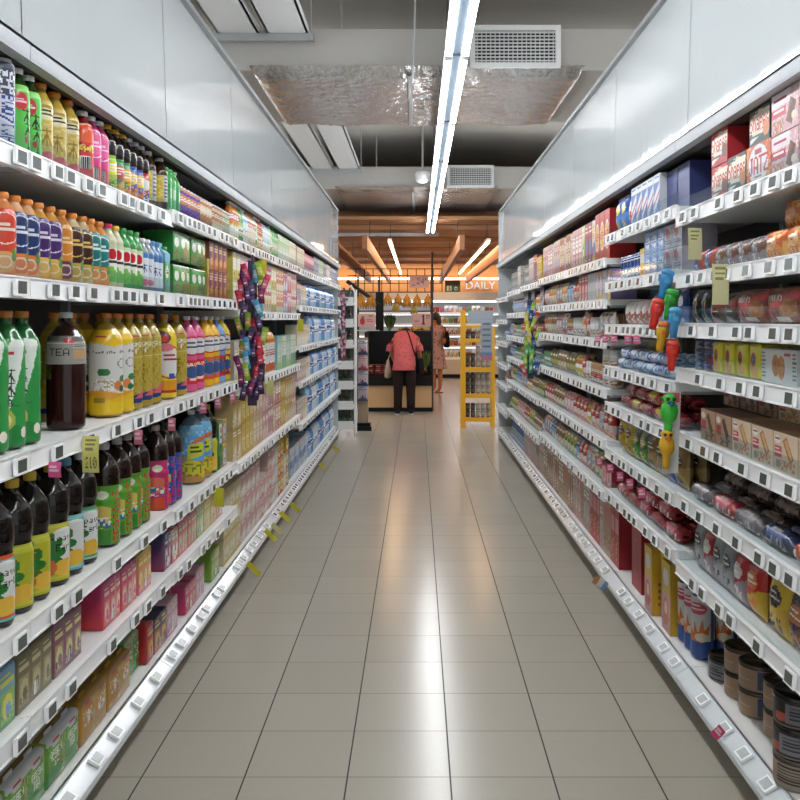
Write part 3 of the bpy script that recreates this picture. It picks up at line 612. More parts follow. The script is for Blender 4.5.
run('L', 1, C1((m_red, 1), (m_nav, 13), (m_nav, 25), (m_pur, 37), (m_pur, 49), (m_amb, 60), (m_brn, 71), (m_brn, 81), (m_teal, 89), (m_teal, 98))+[(soy_p, 1, {'cx': 107}), (soy_y, 1, {'cx': 114}), (soy_g, 3, {'cx': 121, 'gap': .012}), (wht, 1, {'cx': 139}), (wht, 1, {'cx': 145}), (wht2, 2, {'cx': 150}), (gab, 1, {'px': 160}), (mlt, 2, {'px': 174, 'lay': 2}), (lyel, 1), (choc, 4, {'lay': 2})], y=2.1, end=4.955)
run('L', 1, [(glass, 7, {'gap': .012})], y=3.2, d0=.17)
# third shelf: large bottles
def lab15(*ops): return ART(.16, .24, *ops, cell=.0024)
JH = .35
jas = bottle('tea_bottle', C_, 'large green white jasmine tea bottle', JH, .046, '1f6a30', 'd9812c', lab15(('bg', '2f9a48'), ('p', [(.0, .0), (.35, .25), (.75, .98), (.45, 1), (.1, .62), (0, .5)], 'e4ebe4'), ('ln', 1, 'c83040', (.15, .82, .5, .88)), *brush('20402a', .42, .66, .07), *brush('20402a', .42, .54, .08), *brush('20402a', .4, .43, .06), ('ln', 2, '406048', (.2, .36, .6, .4)), ('d', .3, .24, .2, .11, 'a8b848'), ('d', .3, .24, .13, .07, 'd4dc90'), ('p', [(.0, 0), (.5, .2), (1, .1), (1, 0)], '2a8a40'), ('d', .7, .12, .09, .05, 'e8e0d0')), (.03, .80), ribs=5, caph=.05)
dkg = bottle('tea_bottle', C_, 'large dark bottle with green label', JH, .05, '120e08', '2f9a3c', lab15(('bg', '6cc02c'), ('t', 'TEA', .3, .2, .8, .5, '1c3010'), ('r', 0, .82, 1, 1, 'd8dcd0'), ('ln', 2, 'f0f0e0', (.2, .6, .8, .75))), (.42, .74), caph=.05)
dkr = bottle('tea_bottle', C_, 'large dark red tea bottle, white cap', JH, .056, '2a0a06', 'd4d6da', lab15(('bg', '9a9890'), ('r', 0, .8, 1, 1, '6a6862'), ('d', .42, .82, .1, .09, 'c02838'), ('t', 'TEA', .08, .3, .42, .56, '2c2a24'), ('r', .48, .2, .8, .5, 'c8a070'), ('r', .48, .55, .9, .75, 'b8b6ae'), ('ln', 2, '6a6a60', (.5, .57, .88, .73)), ('bar', .84, .1, .96, .5), ('r', 0, .72, 1, .75, 'd0d0c8')), (.56, .80), caph=.05, capr=.02)
yjt = bottle('tea_bottle', C_, 'large yellow white jasmine tea bottle', JH, .055, 'b08a28', 'e07f24', lab15(('bg', 'd9d8d4'), ('w', .27, .02, 1, 'e0a02c', .5), ('w', .2, .02, 1.5, 'e8b820', 1.), ('r', 0, .0, 1, .15, 'eac420'), ('arch', .0, .0, 'eac420'), ('w', 0, 0, 1, 'eac420'), ('p', [(0, .85), (.25, .83), (.5, .8), (.75, .83), (1, .86), (1, 1), (0, 1)], 'efc41e'), ('ln', 1, 'c8303c', (.1, .88, .35, .93)), ('t', 'Jasmine Green', .06, .72, .94, .765, '6a5a48'), ('o', .7, .6, .13, .06, '909088', .6), ('leaf', .3, .5, .12, .06, '2f7a3c', 2), ('leaf', .75, .42, .12, .06, '2f7a3c', 2), ('n', .55, 3, 2, 'f2f0e8', (.1, .28, .5, .42)), ('n', .3, 4, 2, 'b0a070', (.1, .28, .5, .42)), ('d', .6, .34, .1, .06, 'e08040'), ('leaf', .72, .3, .14, .04, '2a6a38', 3), ('r', .1, .14, .32, .2, 'a08830')), (.03, .84), caph=.05)
gch = bottle('tea_bottle', C_, 'large golden chrysanthemum tea bottle', JH, .05, 'a88a24', 'e07f24', lab15(('bg', 'b6a038'), ('n', .22, 7, 4, 'a48e2c'), ('ln', 1, 'c83828', (.3, .88, .6, .92)), ('t', '0ggo', .2, .77, .8, .84, 'e6e2d0'), ('t', 'f', .44, .69, .56, .76, 'e6e2d0'), ('r', 0, .64, 1, .65, 'd8c878'), ('r', 0, .52, 1, .525, 'd8c878'), *brush('7a6818', .4, .48, .07), *brush('7a6818', .4, .36, .07), ('p', [(.0, .1), (1, .24), (1, .1), (0, .0)], '2a3c78'), ('p', [(.45, .12), (.8, .26), (.95, .12)], 'd85868'), ('r', 0, 0, 1, .06, 'a8902c')), (.03, .84), ribs=6, caph=.05)
sou = bottle('juice_bottle', C_, 'large yellow red bird label bottle', JH, .05, 'a88a30', 'e07f24', lab15(('bg', 'eccb20'), ('d', .2, .86, .3, .1, '4a3a40'), ('d', .3, .85, .16, .05, 'c83028'), ('d', .5, .5, .42, .2, 'dcd8d4'), ('o', .5, .5, .46, .24, 'c02828', .84), ('ln', 2, 'a03040', (.3, .5, .8, .62)), ('d', .35, .72, .24, .06, 'd87080'), ('r', .45, .26, .62, .34, '3050a0'), ('r', .7, .26, .84, .34, '3050a0'), ('r', 0, .1, 1, .24, 'e0981c'), ('ln', 1, 'c03028', (0, .02, 1, .1))), (.03, .84), caph=.05)
def fruit(desc, c1, ring, c2, c3, s): return bottle('juice_bottle', C_, desc, JH-.006, .048, c1, 'dcdce0', lab15(('bg', c1), ('r', 0, 0, 1, .5, c2), ('o', .5, .73, .44, .16, ring, .75), ('d', .5, .73, .38, .13, 'd8d8dc'), ('ln', 2, '4a5060', (.25, .66, .8, .8)), ('n', .5, s, 3, c3, (.1, .16, .9, .46)), ('d', .5, .3, .3, .1, '3a5a90'), ('r', 0, 0, 1, .1, c1)), (.03, .82), caph=.05)
f_pk = fruit('large pink red fruit drink bottle', 'e0588c', 'b82040', 'd83038', 'f0d0c0', 1); f_or = fruit('large yellow orange fruit drink bottle', 'f0b820', 'c83828', 'e05a28', '3a90a0', 2); f_bl = fruit('large blue red fruit drink bottle', '7aa4d8', '3a5aa0', 'c83030', '283858', 3); f_ye = fruit('large yellow red fruit drink bottle', 'ecd028', 'c02828', 'c83428', 'f0e040', 4)
run('L', 2, C1((jas, -12), (jas, 4), (jas, 18))+[(dkr, 1, {'cx': 66})]+C1((yjt, 106), (yjt, 116), (gch, 127), (gch, 139), (gch, 148), (sou, 164), (gch, 175), (f_pk, 186), (f_pk, 194), (f_or, 204), (f_or, 210), (f_bl, 216), (f_ye, 221)), y=2.05, end=4.955)
run('L', 2, [(dkg, 1), (gch, 1, {'gap': .03, 'y': 2.93})], y=2.68, d0=.16)
# fourth shelf: dark bottles
H4 = .342
def hev(desc, cap, c1, c2, tx, s, txt=True): return bottle('tea_bottle', C_, desc, H4, .052, '120b07', cap, ART(.14, .16, ('bg', c1), ('r', 0, .93, 1, 1, c2), ('d', .6, .56, .4, .36, 'd8dcd8') if s != 1 else ('r', 0, 0, 0, 0, c1), ('leaf', .22 if s == 2 else .3, .5, .32, .36, '2c7a30', 9), ('leaf', .2, .3, .2, .2, '3f9a3c', 7), *([('t', 'Heaven', .32, .68, .96, .8, '20242a'), ('t', 'Earth', .42, .52, .92, .64, '20242a')] if txt else [('ln', 5, '5a6a20', (.12, .3, .5, .9))]), ('d', .6, .22, .22, .15, 'e8b83c'), ('d', .28, .24, .16, .15, 'd86a30'), ('r', 0, .04, 1, .08, c2), cell=.0022), (.05, .52), style='waist', caph=.065, ribs=0)
h_teal = hev('dark tea bottle with teal label', '3f9ac8', '5cb0b0', 'd85a30', 1, 0); h_lime = hev('dark tea bottle with lime label', 'e0bc2c', 'b4b82a', 'c4c83c', 0, 1, False); h_lem = hev('dark tea bottle with lemon label', 'e0bc2c', 'b8b428', 'c8c43c', 1, 3); h_aqua = hev('dark tea bottle with aqua label', '4aa0d0', '62b4b8', '88c8c4', 0, 4, False); h_wht = hev('dark tea bottle with white label', 'e0e0e0', '9cc4b0', '5a9a70', 1, 2)
def sea(desc, cap, c1, c2, c3, s): return bottle('tea_bottle', C_, desc, H4, .051, '20100a', cap, ART(.13, .18, ('bg', c1), ('r', 0, 0, 1, .24, c2), ('d', .3, .5, .34, .16, c3), ('n', .5, s, 3, '3a70a8', (.05, .28, .7, .46)), ('n', .3, s+3, 3, 'e8e8d8', (.05, .28, .7, .46)), ('d', .35, .84, .14, .07, 'd8e0c0'), ('r', .55, 0, .86, .9, c1), ('tv', 'SEASONS', .57, .03, .84, .9, 'c8143c'), cell=.0022), (.03, .60), style='waist', caph=.065, ribs=8)
s_grn = sea('white capped green label tea bottle', 'c4c4c4', '57a82c', '3f8a2c', 'd8c058', 1); s_pnk = sea('white capped pink orange tea bottle', 'c4b0b0', 'c83070', 'd84a28', 'e06a50', 2); s_blu = sea('dark bottle with blue orange label', '1c1c22', '2450a8', 'd84a28', 'e0c040', 3)
jum = bottle('tea_bottle', C_, 'jumbo blue yellow lemon tea bottle', H4, .062, '4a6a80', 'd8dade', ART(.18, .24, ('gr', 'b88838', '62b4e2'), ('d', .5, .62, .4, .25, '58a8dc'), ('n', .25, 2, 4, '90c8e8', (0, .5, 1, 1)), ('r', 0, .0, 1, .36, 'c08a48'), ('d', .3, .26, .26, .13, 'd8c430'), ('d', .7, .2, .28, .13, 'd8c430'), ('n', .3, 8, 3, '6a8a30', (0, .1, 1, .34)), ('p', [(.2, .4), (.62, .48), (.62, .7), (.2, .66)], 'ccd02c'), ('ln', 2, '305a28', (.26, .48, .58, .64)), ('p', [(.25, .68), (.7, .74), (.74, .82), (.4, .78)], 'd8703c'), cell=.003), (.03, .80), caph=.06)
hyel = hev('dark bottle with small yellow label', 'e0bc2c', 'c8c030', 'd8d050', 0, 1, False)
gpk = box('carton_multipack', 'drink pack', 'green soy drink pack', .08, .12, .245, ART(.08, .245, ('bg', '3f9a48'), ('r', .1, .55, .9, .95, 'dfe4da'), ('d', .5, .82, .22, .07, 'c0283a'), ('r', .25, .66, .8, .7, '303030'), ('leaf', .5, .45, .4, .12, '2c7a38', 5), ('r', 0, 0, 1, .3, '1f6a34'), cell=.004), '2c7a3c', puff=.004, r=.008)
gjar = box('carton_multipack', 'drink pack', 'golden film wrapped drink pack', .10, .12, .122, ART(.1, .122, ('bg', 'b8a468'), ('r', .12, .15, .55, .8, 'c8ccc8'), ('r', 0, .85, 1, 1, 'c89a30'), ('r', 0, 0, 1, .12, 'c89a30'), ('n', .3, 2, 3, '989078'), cell=.004), 'b09a58', m='gloss', puff=.004, r=.008)
run('L', 3, C1((h_teal, -8), (h_lime, 12), (h_lime, 29), (h_lem, 50), (h_aqua, 65), (h_wht, 80), (s_grn, 104), (s_grn, 117), (s_grn, 127), (s_grn, 136), (s_pnk, 149), (s_blu, 158), (s_blu, 167))+[(jum, 1, {'cx': 191}), (jum, 1, {'cx': 199}), (hyel, 1), (gpk, 1, {'px': 215}), (gjar, 1, {'lay': 2})], y=2.05, end=4.955)
# fifth shelf: carton packs seen from above
def six(desc, w, h, c0, c1, tw, s, d=.12, n=3, top=None):
    ops = [('gr', c0, c1)]
    for q in range(n):
        a, b2 = q/n, (q+1)/n; m = (a+b2)/2
        mid = tuple((x+y)/2 for x, y in zip(hexc(c0), hexc(tw)))
        ops += [('r', a+.12/n, .1, b2-.12/n, .62, mid), ('d', m, .36, .3/n, .2, tw), ('d', m+.06/n, .3, .16/n, .12, c1), ('n', .3, s+q, 2, c0, (a+.14/n, .12, b2-.14/n, .3)), ('ln', 2, tw, (a+.14/n, .68, b2-.1/n, .88)), ('r', b2-.012, 0, b2, 1, c1), ('r', b2-.016, 0, b2-.012, 1, tw)]
    ops += [('bar', .42, .1, .54, .34)]
    return box('carton_multipack', 'drink pack', desc, w, d, h, ART(w, h, *ops, cell=.0032), ART(d, h, ('gr', c0, c1), ('r', .48, 0, .51, 1, tw), cell=.006), ART(w, d, ('bg', c1), ('n', .12, s, 6, c0), cell=.006), m='gloss', puff=.003, r=.006)
blugr = six('blue green lime drink pack', .2, .15, '4a9a50', '7aa8d0', 'd8d84c', 1, n=2)
olive = six('olive brown drink pack', .22, .15, '7a7048', '6a6444', 'b8ac7c', 2, d=.2)
purp = six('plum drink pack with yellow tags', .21, .15, '7a4850', '8a5868', 'd0c880', 3)
pnk6 = six('pink red drink pack', .17, .15, 'd03438', 'c84880', 'e8b8a8', 4, d=.2); pnky = six('pink yellow drink pack', .16, .15, 'd84c70', 'd8b848', 'e8d880', 5); blu6 = six('navy and white drink pack', .1, .15, '9a3858', '38487c', 'c8c0c4', 6, n=2); lr6 = six('red white cow print pack', .1, .14, 'c03040', 'b8c0a8', 'e0dcd8', 7, n=2); pkgr = six('pink green drink pack', .15, .15, 'd87868', 'c86080', 'b8d098', 8); grl = six('pale green drink pack', .13, .155, '8aa860', 'a8b888', 'd8d8b8', 9); yll = six('pale yellow drink pack', .13, .155, 'c8a860', 'c8c060', 'e0dcb0', 10); pkl = six('light rose drink pack', .14, .155, 'd89880', 'd08898', 'e8d0c8', 11)
run('L', 4, [(blugr, 1, {'rows': 2}), (olive, 1, {'px': 17}), (purp, 1, {'px': 54}), (pnk6, 2, {'px': 104, 'rows': 1}), (pnky, 1, {'px': 139}), (blu6, 1, {'px': 163}), (lr6, 1), (pkgr, 2), (grl, 1), (yll, 2), (pkl, 1)], y=2.09, end=4.955)
# bottom shelf: multipacks with cut-out carry tabs
def tabbed(desc, w, h, d, c0, c1, strip, txt, s):
    fr = ART(w, h, ('gr', c0, c1), ('r', .42, .0, .5, .9, 'a8a860'), ('r', .92, 0, 1, .9, 'a8a860'), ('n', .25, s, 3, c0), ('r', 0, .84, 1, 1, strip), ('d', .25, .84, .12, .06, strip), ('d', .75, .84, .12, .06, strip), ('ln', 1, 'c02c3c', (.16, .84, .36, .9)), ('ln', 1, 'c02c3c', (.66, .84, .86, .9)), *([('t', txt[0], .1, .56, .4, .7, 'f4f2e8'), ('t', txt[1], .14, .38, .32, .52, 'f4f2e8'), ('t', txt[0], .6, .56, .9, .7, 'f4f2e8'), ('t', txt[1], .64, .38, .82, .52, 'f4f2e8')] if txt else [('n', .4, s+2, 2, 'e6e0c8', (.1, .4, .4, .7)), ('n', .4, s+3, 2, 'e6e0c8', (.6, .4, .9, .7)), ('ln', 1, 'd85028', (.1, .72, .4, .8))]), ('d', .36, .42, .03, .05, 'd03848'), cell=.0028)
    tp = ART(w, d, ('bg', c1), ('r', 0, 0, 1, .12, strip), ('r', 0, .22, 1, .34, strip), ('r', 0, .12, 1, .22, '8a7030'), ('ln', 1, 'c02c3c', (.1, .22, .4, .32)), ('ln', 1, 'c02c3c', (.6, .22, .9, .32)), ('n', .1, s, 7, '3a4a20', (0, .4, 1, 1)), cell=.004)
    tab = lambda x: ('carry_tab', MB().bx(w*x-.025, -d/2+d*.11, h-.004, w*x+.025, -d/2+d*.125, h+.012, strip).mesh('carry_tab', 'card', False), 0)
    return box('carton_multipack', 'drink pack', desc, w, d, h, fr, ART(d, h, ('gr', c0, c1), cell=.006), tp, 'gloss', .004, .004, .012, [tab(-.25), tab(.25)])
gtp = tabbed('green tea six pack, white tabs', .25, .142, .2, '3a8a40', '86b432', 'c9ccd0', ('GREEN', 'TEA'), 1); gdp = tabbed('golden brown tea six pack', .245, .142, .2, 'b07c28', 'c08a20', 'a87820', None, 2); grp = tabbed('green pack behind golden packs', .18, .15, .2, '3a9a3c', '4aa84a', '8aa878', None, 3)
redc = six('slim red juice box', .09, .15, 'b82428', 'c02c30', 'd8a030', 12, n=1); navm = six('navy pack with yellow figure', .18, .145, 'b84a50', '28305c', 'd8c050', 13, n=2, d=.14); pkw = six('pale pink soy pack', .17, .145, 'c88aa0', 'd0a8b4', 'e0d0d4', 14, d=.14); hot = six('hot pink pack with oval window', .19, .13, 'c8305c', 'd05a88', 'd8b890', 15, d=.14); lgp = six('lime green boxed pack', .19, .15, '7aa838', '88b440', 'c8b898', 16, d=.16, n=3); rdp = six('coral red tall pack', .1, .16, 'd05040', 'd86858', 'e0b8a8', 17, n=2)
run('L', -1, [(gtp, 3, {'gap': .002}), (gdp, 2, {'gap': .002}), (grp, 1, {'d': .1}), (redc, 1, {'px': 140}), (navm, 1, {'px': 149}), (pkw, 1), (hot, 1, {'px': 186}), (pkw, 1), (lgp, 1, {'px': 212}), (rdp, 1)], y=2.075, d0=.075, end=4.95)

# ---- farther left bays
def jb(desc, c1, c2, cap, s, h=.215, r=.03, style='pet', name='juice_bottle'): return bottle(name, C_, desc, h, r, c2, cap, gen(.1, .14, c1, c2, 'e8e0c8', s), (.08, .72), 1, style)
j1 = jb('yellow orange juice bottle', 'd8c048', 'd87830', 'e4e6e8', 1); j2 = jb('green white juice bottle', 'a8c878', '4a9a50', 'e4e6e8', 2); j3 = jb('pale blue drink bottle', '88b8dc', 'd8e4ee', 'e4e6e8', 3, .24, .036); j4 = jb('red striped juice bottle', 'c84838', 'd8c0a8', 'd86a30', 4); j5 = jb('lime drink bottle', '98b848', 'c8d8a0', 'e4e6e8', 5); j6 = jb('amber juice bottle', 'd89038', 'c83c38', 'e4e6e8', 6); j7 = jb('aqua drink bottle', '8cc0c0', 'c8e0e0', 'd8e4e8', 7, .2); j8 = jb('pale green capped bottle', 'c0d8b0', '78b468', '3aa850', 8, .2)
def ct(desc, w, h, c1, c2, c3, s, d=.1, name='drink_carton', cat='drink carton'): return box(name, cat, desc, w, d, h, gen(w, h, c1, c2, c3, s), c1, c1, cell=.008)
c1_ = ct('white green milk carton', .07, .19, 'd8dcd0', '88b870', 'c8d8c0', 1); c2_ = ct('cream milk carton', .07, .19, 'dcd4bc', 'b8a070', 'e4dcc8', 2); c3_ = ct('red striped milk carton', .07, .17, 'c84048', 'e4dcd8', '5a4a80', 3); c4_ = ct('dark blue milk carton', .07, .19, '3a5080', 'c8d0d8', '7890b0', 4)
p1 = ct('small yellow carton pack', .11, .16, 'd8c858', 'e4e0d0', '8a7a40', 5); p2 = ct('small pink carton pack', .11, .16, 'dcd4d4', 'c83c58', 'd890a0', 2); p3 = ct('small green white pack', .1, .16, 'd4dccc', '5aa04c', 'd8c040', 3); p4 = ct('small orange carton pack', .11, .16, 'd8a050', 'e8e0c8', 'c85830', 4); p5 = ct('small red white pack', .1, .16, 'e0dcd8', 'c03038', 'd8b050', 0); p6 = ct('small blue pink pack', .1, .16, '8aa8c8', 'c85078', 'e0d8d8', 1)
run('L', 0, [(j1, 3), (j2, 2), (j3, 2), (j4, 4), (j5, 1), (j6, 3), (j7, 5), (j5, 1), (j8, 4), (c1_, 8), (c2_, 12), (c3_, 10), (c4_, 6), (c1_, 6), (c4_, 5), (c2_, 5), (c4_, 12)], y=4.98)
run('L', 1, [(p1, 2, {'lay': 2}), (p2, 3, {'lay': 2}), (p4, 2, {'lay': 2}), (p3, 2, {'lay': 2}), (p5, 3, {'lay': 2}), (p1, 2, {'lay': 2}), (p4, 3, {'lay': 2}), (p6, 2, {'lay': 2}), (p2, 2, {'lay': 2}), (p5, 3, {'lay': 2})], y=4.98, end=7.62)
o15 = bottle('juice_bottle', C_, 'large orange white juice bottle', .31, .05, 'c8862c', '50484c', gen(.15, .22, 'd8a838', 'c85a28', 'd8d8dc', 4, .005), (.05, .80), 1); g6 = ct('green striped carton set', .07, .24, '7ab070', 'd8dcc8', '5a9ab8', 5, .1); b6 = ct('aqua blue carton set', .075, .24, '7ab4c8', '9ac070', 'd4e0d8', 4); y6 = ct('grey white carton pack', .1, .24, 'c8c4b8', 'b8b070', 'd8d8d0', 3)
run('L', 2, [(y6, 10), (o15, 4, {'d': .04, 'gap': .012, 'y': 6.12}), (b6, 3), (g6, 3), (b6, 3), (g6, 6)], y=5.02, end=7.62)
be = ct('beige grain drink carton', .12, .185, 'c4b078', 'b8983c', 'd8ccA8'.lower(), 1); gd = ct('gold grain drink carton', .12, .185, 'c8a83c', 'b89020', 'e0d080', 2); pk = ct('rose soy drink carton', .11, .185, 'c8848c', 'd8b0b0', 'e0c8c4', 3); cr = ct('cream soy drink carton', .11, .185, 'd0c0a0', 'c8a080', 'e0d8c4', 4); rd = ct('red soy drink carton', .11, .185, 'b8303c', 'd0a0a0', 'e0d0c8', 5); mv = ct('mauve soy drink carton', .1, .185, 'b88898', 'd8c0b8', 'a05868', 0)
run('L', 3, [(be, 2, {'lay': 2}), (gd, 3, {'lay': 2}), (cr, 3, {'lay': 2}), (pk, 2, {'lay': 2}), (mv, 2, {'lay': 2}), (cr, 1, {'lay': 2}), (rd, 2, {'lay': 2}), (gd, 2, {'lay': 2}), (be, 3, {'lay': 2}), (pk, 4, {'lay': 2})], y=4.98, end=7.62)
w1 = ct('white pink drink carton pack', .16, .135, 'd8ccc4', 'd09898', 'e4dcd4', 1, .2); w2 = ct('cream yellow drink pack', .16, .135, 'd8cca0', 'c8b050', 'e4e0c8', 2, .2); w3 = ct('pale rose drink pack', .16, .135, 'd8b8b0', 'c88080', 'e4d8d0', 3, .2); w4 = ct('yellow red drink pack', .14, .135, 'd8b828', 'c83428', 'e4c840', 4, .2); w5 = ct('white drink pack', .14, .135, 'd8dcd8', '98b0a8', 'c8ccc8', 5, .2)
run('L', -1, [(w2, 3, {'lay': 3}), (w1, 4, {'lay': 3}), (w3, 1, {'lay': 2}), (w1, 1, {'lay': 2}), (w3, 1, {'lay': 3}), (w1, 1, {'lay': 3}), (w5, 1, {'lay': 3}), (w4, 2, {'lay': 3}), (w5, 1, {'lay': 2}), (w4, 2, {'lay': 3})], y=4.98, d0=.08, end=7.62)
# water bottles at the far end
wl = gen(.12, .05, '3f78c0', 'd8e4f0', '2a5aa0', 4, .006)
WA = [bottle('water_bottle', 'water bottle', 'large %s water bottle' % nm, .275, .043, 'a8cce4', cp, gen(.12, .05, lb, 'e4ecf4', '2a5aa0', sd, .006), (.32, .62), 1, water=wt) for nm, cp, lb, sd, wt in (('blue capped', '2c62b0', '3f78c0', 4, 'water'), ('white labelled', '3c78c8', 'd8e0e8', 1, 'water3'), ('deep blue', '1c4490', '2c5cb0', 0, 'water2'))]
WB = [bottle('water_bottle', 'water bottle', 'small %s water bottle' % nm, .2, .033, 'a8cce4', cp, gen(.12, .05, lb, 'e4ecf4', '2a5aa0', sd, .006), (.32, .62), 1, water=wt) for nm, cp, lb, sd, wt in (('blue capped', '2c62b0', '3f78c0', 4, 'water'), ('white labelled', '3c78c8', 'd8e0e8', 1, 'water3'), ('deep blue', '1c4490', '2c5cb0', 0, 'water2'))]
mix = lambda W, n: [(W[(q*5+q//3) % 3], 2, {'gap': .016}) for q in range(n//2)]
wj = box('water_multipack', 'water pack', 'film wrapped blue water pack', .3, .2, .26, ART(.3, .26, ('bg', '8fb0cc'), ('r', 0, .35, 1, .6, '3f74b8'), ('vs', 4, .06, 'c0d4e4'), ('r', 0, .8, 1, 1, 'c0d0dc'), cell=.008), '88a8c4', m='gloss', puff=.01, r=.02)
crm = ct('cream milk carton pack', .1, .18, 'd4ccb4', 'c0a878', 'e0dcd0', 1); gym = ct('grey rose milk pack', .1, .18, 'c0b4a8', 'b88888', 'd8d0c8', 3); prm = ct('pink striped milk pack', .06, .19, 'c85a78', 'e0d8d8', '6a90b8', 4)
run('L', 1, [(prm, 4), (crm, 4)]+mix(WB, 34), y=7.64); run('L', 2, [(crm, 7), (gym, 2)]+mix(WA, 26), y=7.64); run('L', 3, [(gym, 6), (crm, 3)]+mix(WB, 36), y=7.64); run('L', 4, [(gym, 4, {'lay': 1}), (crm, 3)]+mix(WA, 30), y=7.64)
run('L', -1, [(wj, 4)]+mix(WA, 28), y=7.64, d0=.08)
# ---------------------------------------------------------------- biscuits and snacks on the right
BB = 'biscuit box'
def bb(desc, w, h, d, ops, side, top=None, name='biscuit_box', cat=BB, **k): return box(name, cat, desc, w, d, h, ART(w, h, *ops, cell=.0026), side, top or side, **{'cell': .0026, **k})
tim = bb('pink chocolate finger biscuit box', .19, .125, .2, [('bg', 'd8a8b0'), ('n', .3, 4, 3, 'e8d0d0'), ('r', 0, .66, .7, 1, 'e6dce4'), ('ln', 1, 'c02c38', (.1, .74, .6, .86)), ('r', 0, .42, .55, .62, 'c83448'), ('ln', 1, 'f0e0e0', (.08, .46, .5, .58)), ('p', [(.55, .25), (.72, .75), (.92, .6), (.76, .1)], '6a3a28'), ('p', [(.58, .28), (.73, .7), (.77, .66), (.63, .25)], '8c5a3c'), ('n', .6, 6, 3, 'b87a4c', (.05, .02, .5, .34)), ('d', .85, .3, .1, .1, 'e8d8c0')], ART(.2, .125, ('bg', 'c89098'), ('r', 0, .1, 1, .3, 'a87880'), cell=.01))
jatz = bb('red orange cracker box, white circle', .2, .125, .2, [('bg', 'd85a38'), ('n', .4, 3, 4, 'e09a50', (0, 0, .25, 1)), ('n', .4, 5, 4, 'e09a50', (.8, 0, 1, 1)), ('d', .5, .5, .4, .48, 'e8e4e6'), ('r', .36, .76, .64, .88, 'b83450'), ('t', 'JATZ', .12, .28, .9, .7, 'c42a28', .35), ('ln', 1, 'c05050', (.34, .14, .66, .22))], 'b83030')
def shp(desc, c, pic, s): return bb(desc, .165, .125, .2, [('bg', c), ('p', [(.1, .45), (.5, .95), (.95, .85), (.8, .5), (.2, .2)], 'e0d0b0'), ('p', [(0, .36), (.06, .84), (1, .9), (.96, .46)], 'ece2d0'), ('t', 'Shapes', .03, .4, .97, .86, 'c42c28', .3), ('ln', 1, 'd8c8b0', (.3, .86, .7, .92)), ('p', [(.05, .08), (.75, .32), (.72, .42), (.05, .2)], 'd8dcd8'), ('ln', 1, '40605a', (.1, .14, .6, .3)), ('d', .82, .36, .16, .2, pic)], c)
s_dk = shp('dark green savoury biscuit box', '3a4640', 'd8803c', 1); s_rd = shp('red savoury biscuit box', 'c42c34', '6a3a20', 2); mrn = bb('maroon biscuit box set back', .18, .125, .12, [('bg', '8a1c34'), ('o', .5, .5, .3, .3, 'a04058', .8)], '7a182c')
run('R', 0, [(tim, 1, {'lay': 2}), (tim, 1, {'lay': 2}), (jatz, 1), (s_dk, 1, {'d': .03}), (s_rd, 1, {'lay': 2})], y=2.285, d0=.03)
put('R', 2.79, .14, SH['R', 1][0]+.1275, s_dk, 1, 0, 0, 1, 0, 2, xtra='up').scale.z = .9
put('R', 2.965, .16, SH['R', 1][0]+.1275, mrn, 1, 0, 0, 1, 0, 2).scale.z = .9
SB = 'biscuit packet'
def pk_(desc, w, h, t, ops, s, name='biscuit_packet', cat=SB, **k): return bag(name, cat, desc, w, h, t, ART(w, h, *ops, cell=.003), s, cell=.0045, **k)
org = pk_('orange biscuit packet', .15, .088, .05, [('bg', 'd8621c'), ('p', [(0, .2), (.5, .5), (1, .1), (1, .3), (.5, .75), (0, .5)], 'e89038'), ('d', .5, .55, .22, .22, 'e8b088'), ('ln', 1, '8a2c18', (.34, .48, .66, .62)), ('n', .3, 3, 4, 'f0a850')], 1)
grn = pk_('green white biscuit packet', .15, .1, .05, [('bg', '2f9a40'), ('d', .4, .5, .3, .3, 'e8ece4'), ('p', [(.6, 0), (1, .6), (1, 0)], 'd8d8d0'), ('ln', 1, '205a30', (.2, .45, .6, .58))], 2)
kit = pk_('grey wrapped wafer packet', .11, .085, .05, [('bg', '6a6468'), ('n', .3, 8, 3, 'b8a8a0', (0, .5, 1, 1)), ('r', 0, 0, 1, .5, '8a868c'), ('t', 'kit', .1, .15, .7, .42, 'e8e8ec'), ('d', .8, .6, .15, .2, '7a4a38')], 3)
blr = pk_('blue red wafer packet', .12, .085, .05, [('bg', '3a4a80'), ('r', .65, 0, 1, 1, 'b8443c'), ('r', .05, .1, .6, .4, '9098b8'), ('t', 'milk', .1, .14, .55, .36, 'e8e8f0'), ('ln', 1, 'c83030', (.2, .7, .5, .8))], 4)
run('R', 1, [(grn, 1, {'y': 2.3}), (org, 2, {'rows': 2}), (kit, 4, {'rows': 1}), (blr, 2), ], y=2.3, d0=.035)
for yy in (2.53, 2.69): put('R', yy, .118, SH['R', 1][1]+.0925, org, 1, 1, 1, 1, 0, 2, 2)
blk = pk_('tall black biscuit packet', .1, .125, .05, [('bg', '1c1820'), ('r', .3, .1, .36, .9, '8a7040'), ('r', .6, .1, .66, .9, '8a7040'), ('d', .5, .8, .2, .1, 'b8b8c0')], 5)
brn = pk_('brown gold biscuit packet', .12, .105, .05, [('bg', '50382c'), ('p', [(0, .1), (.4, .4), (.2, .9), (0, .8)], 'b08858'), ('p', [(.6, .6), (1, .9), (1, .5)], 'a03030'), ('d', .6, .35, .25, .2, '2c2420'), ('ln', 1, 'd8c8b0', (.4, .3, .85, .42))], 6)
arn = pk_('red brown biscuit packet', .24, .11, .06, [('bg', '8a4034'), ('p', [(0, .45), (1, .95), (1, .7), (0, .2)], 'b8242c'), ('t', 'ARNOTTS', .06, .62, .62, .82, 'f0e4e4', .25), ('d', .75, .42, .18, .24, 'a8683c'), ('n', .4, 9, 3, 'b8784c', (.6, .2, .95, .6)), ('r', .4, .08, .75, .2, 'd0c8c0')], 7)
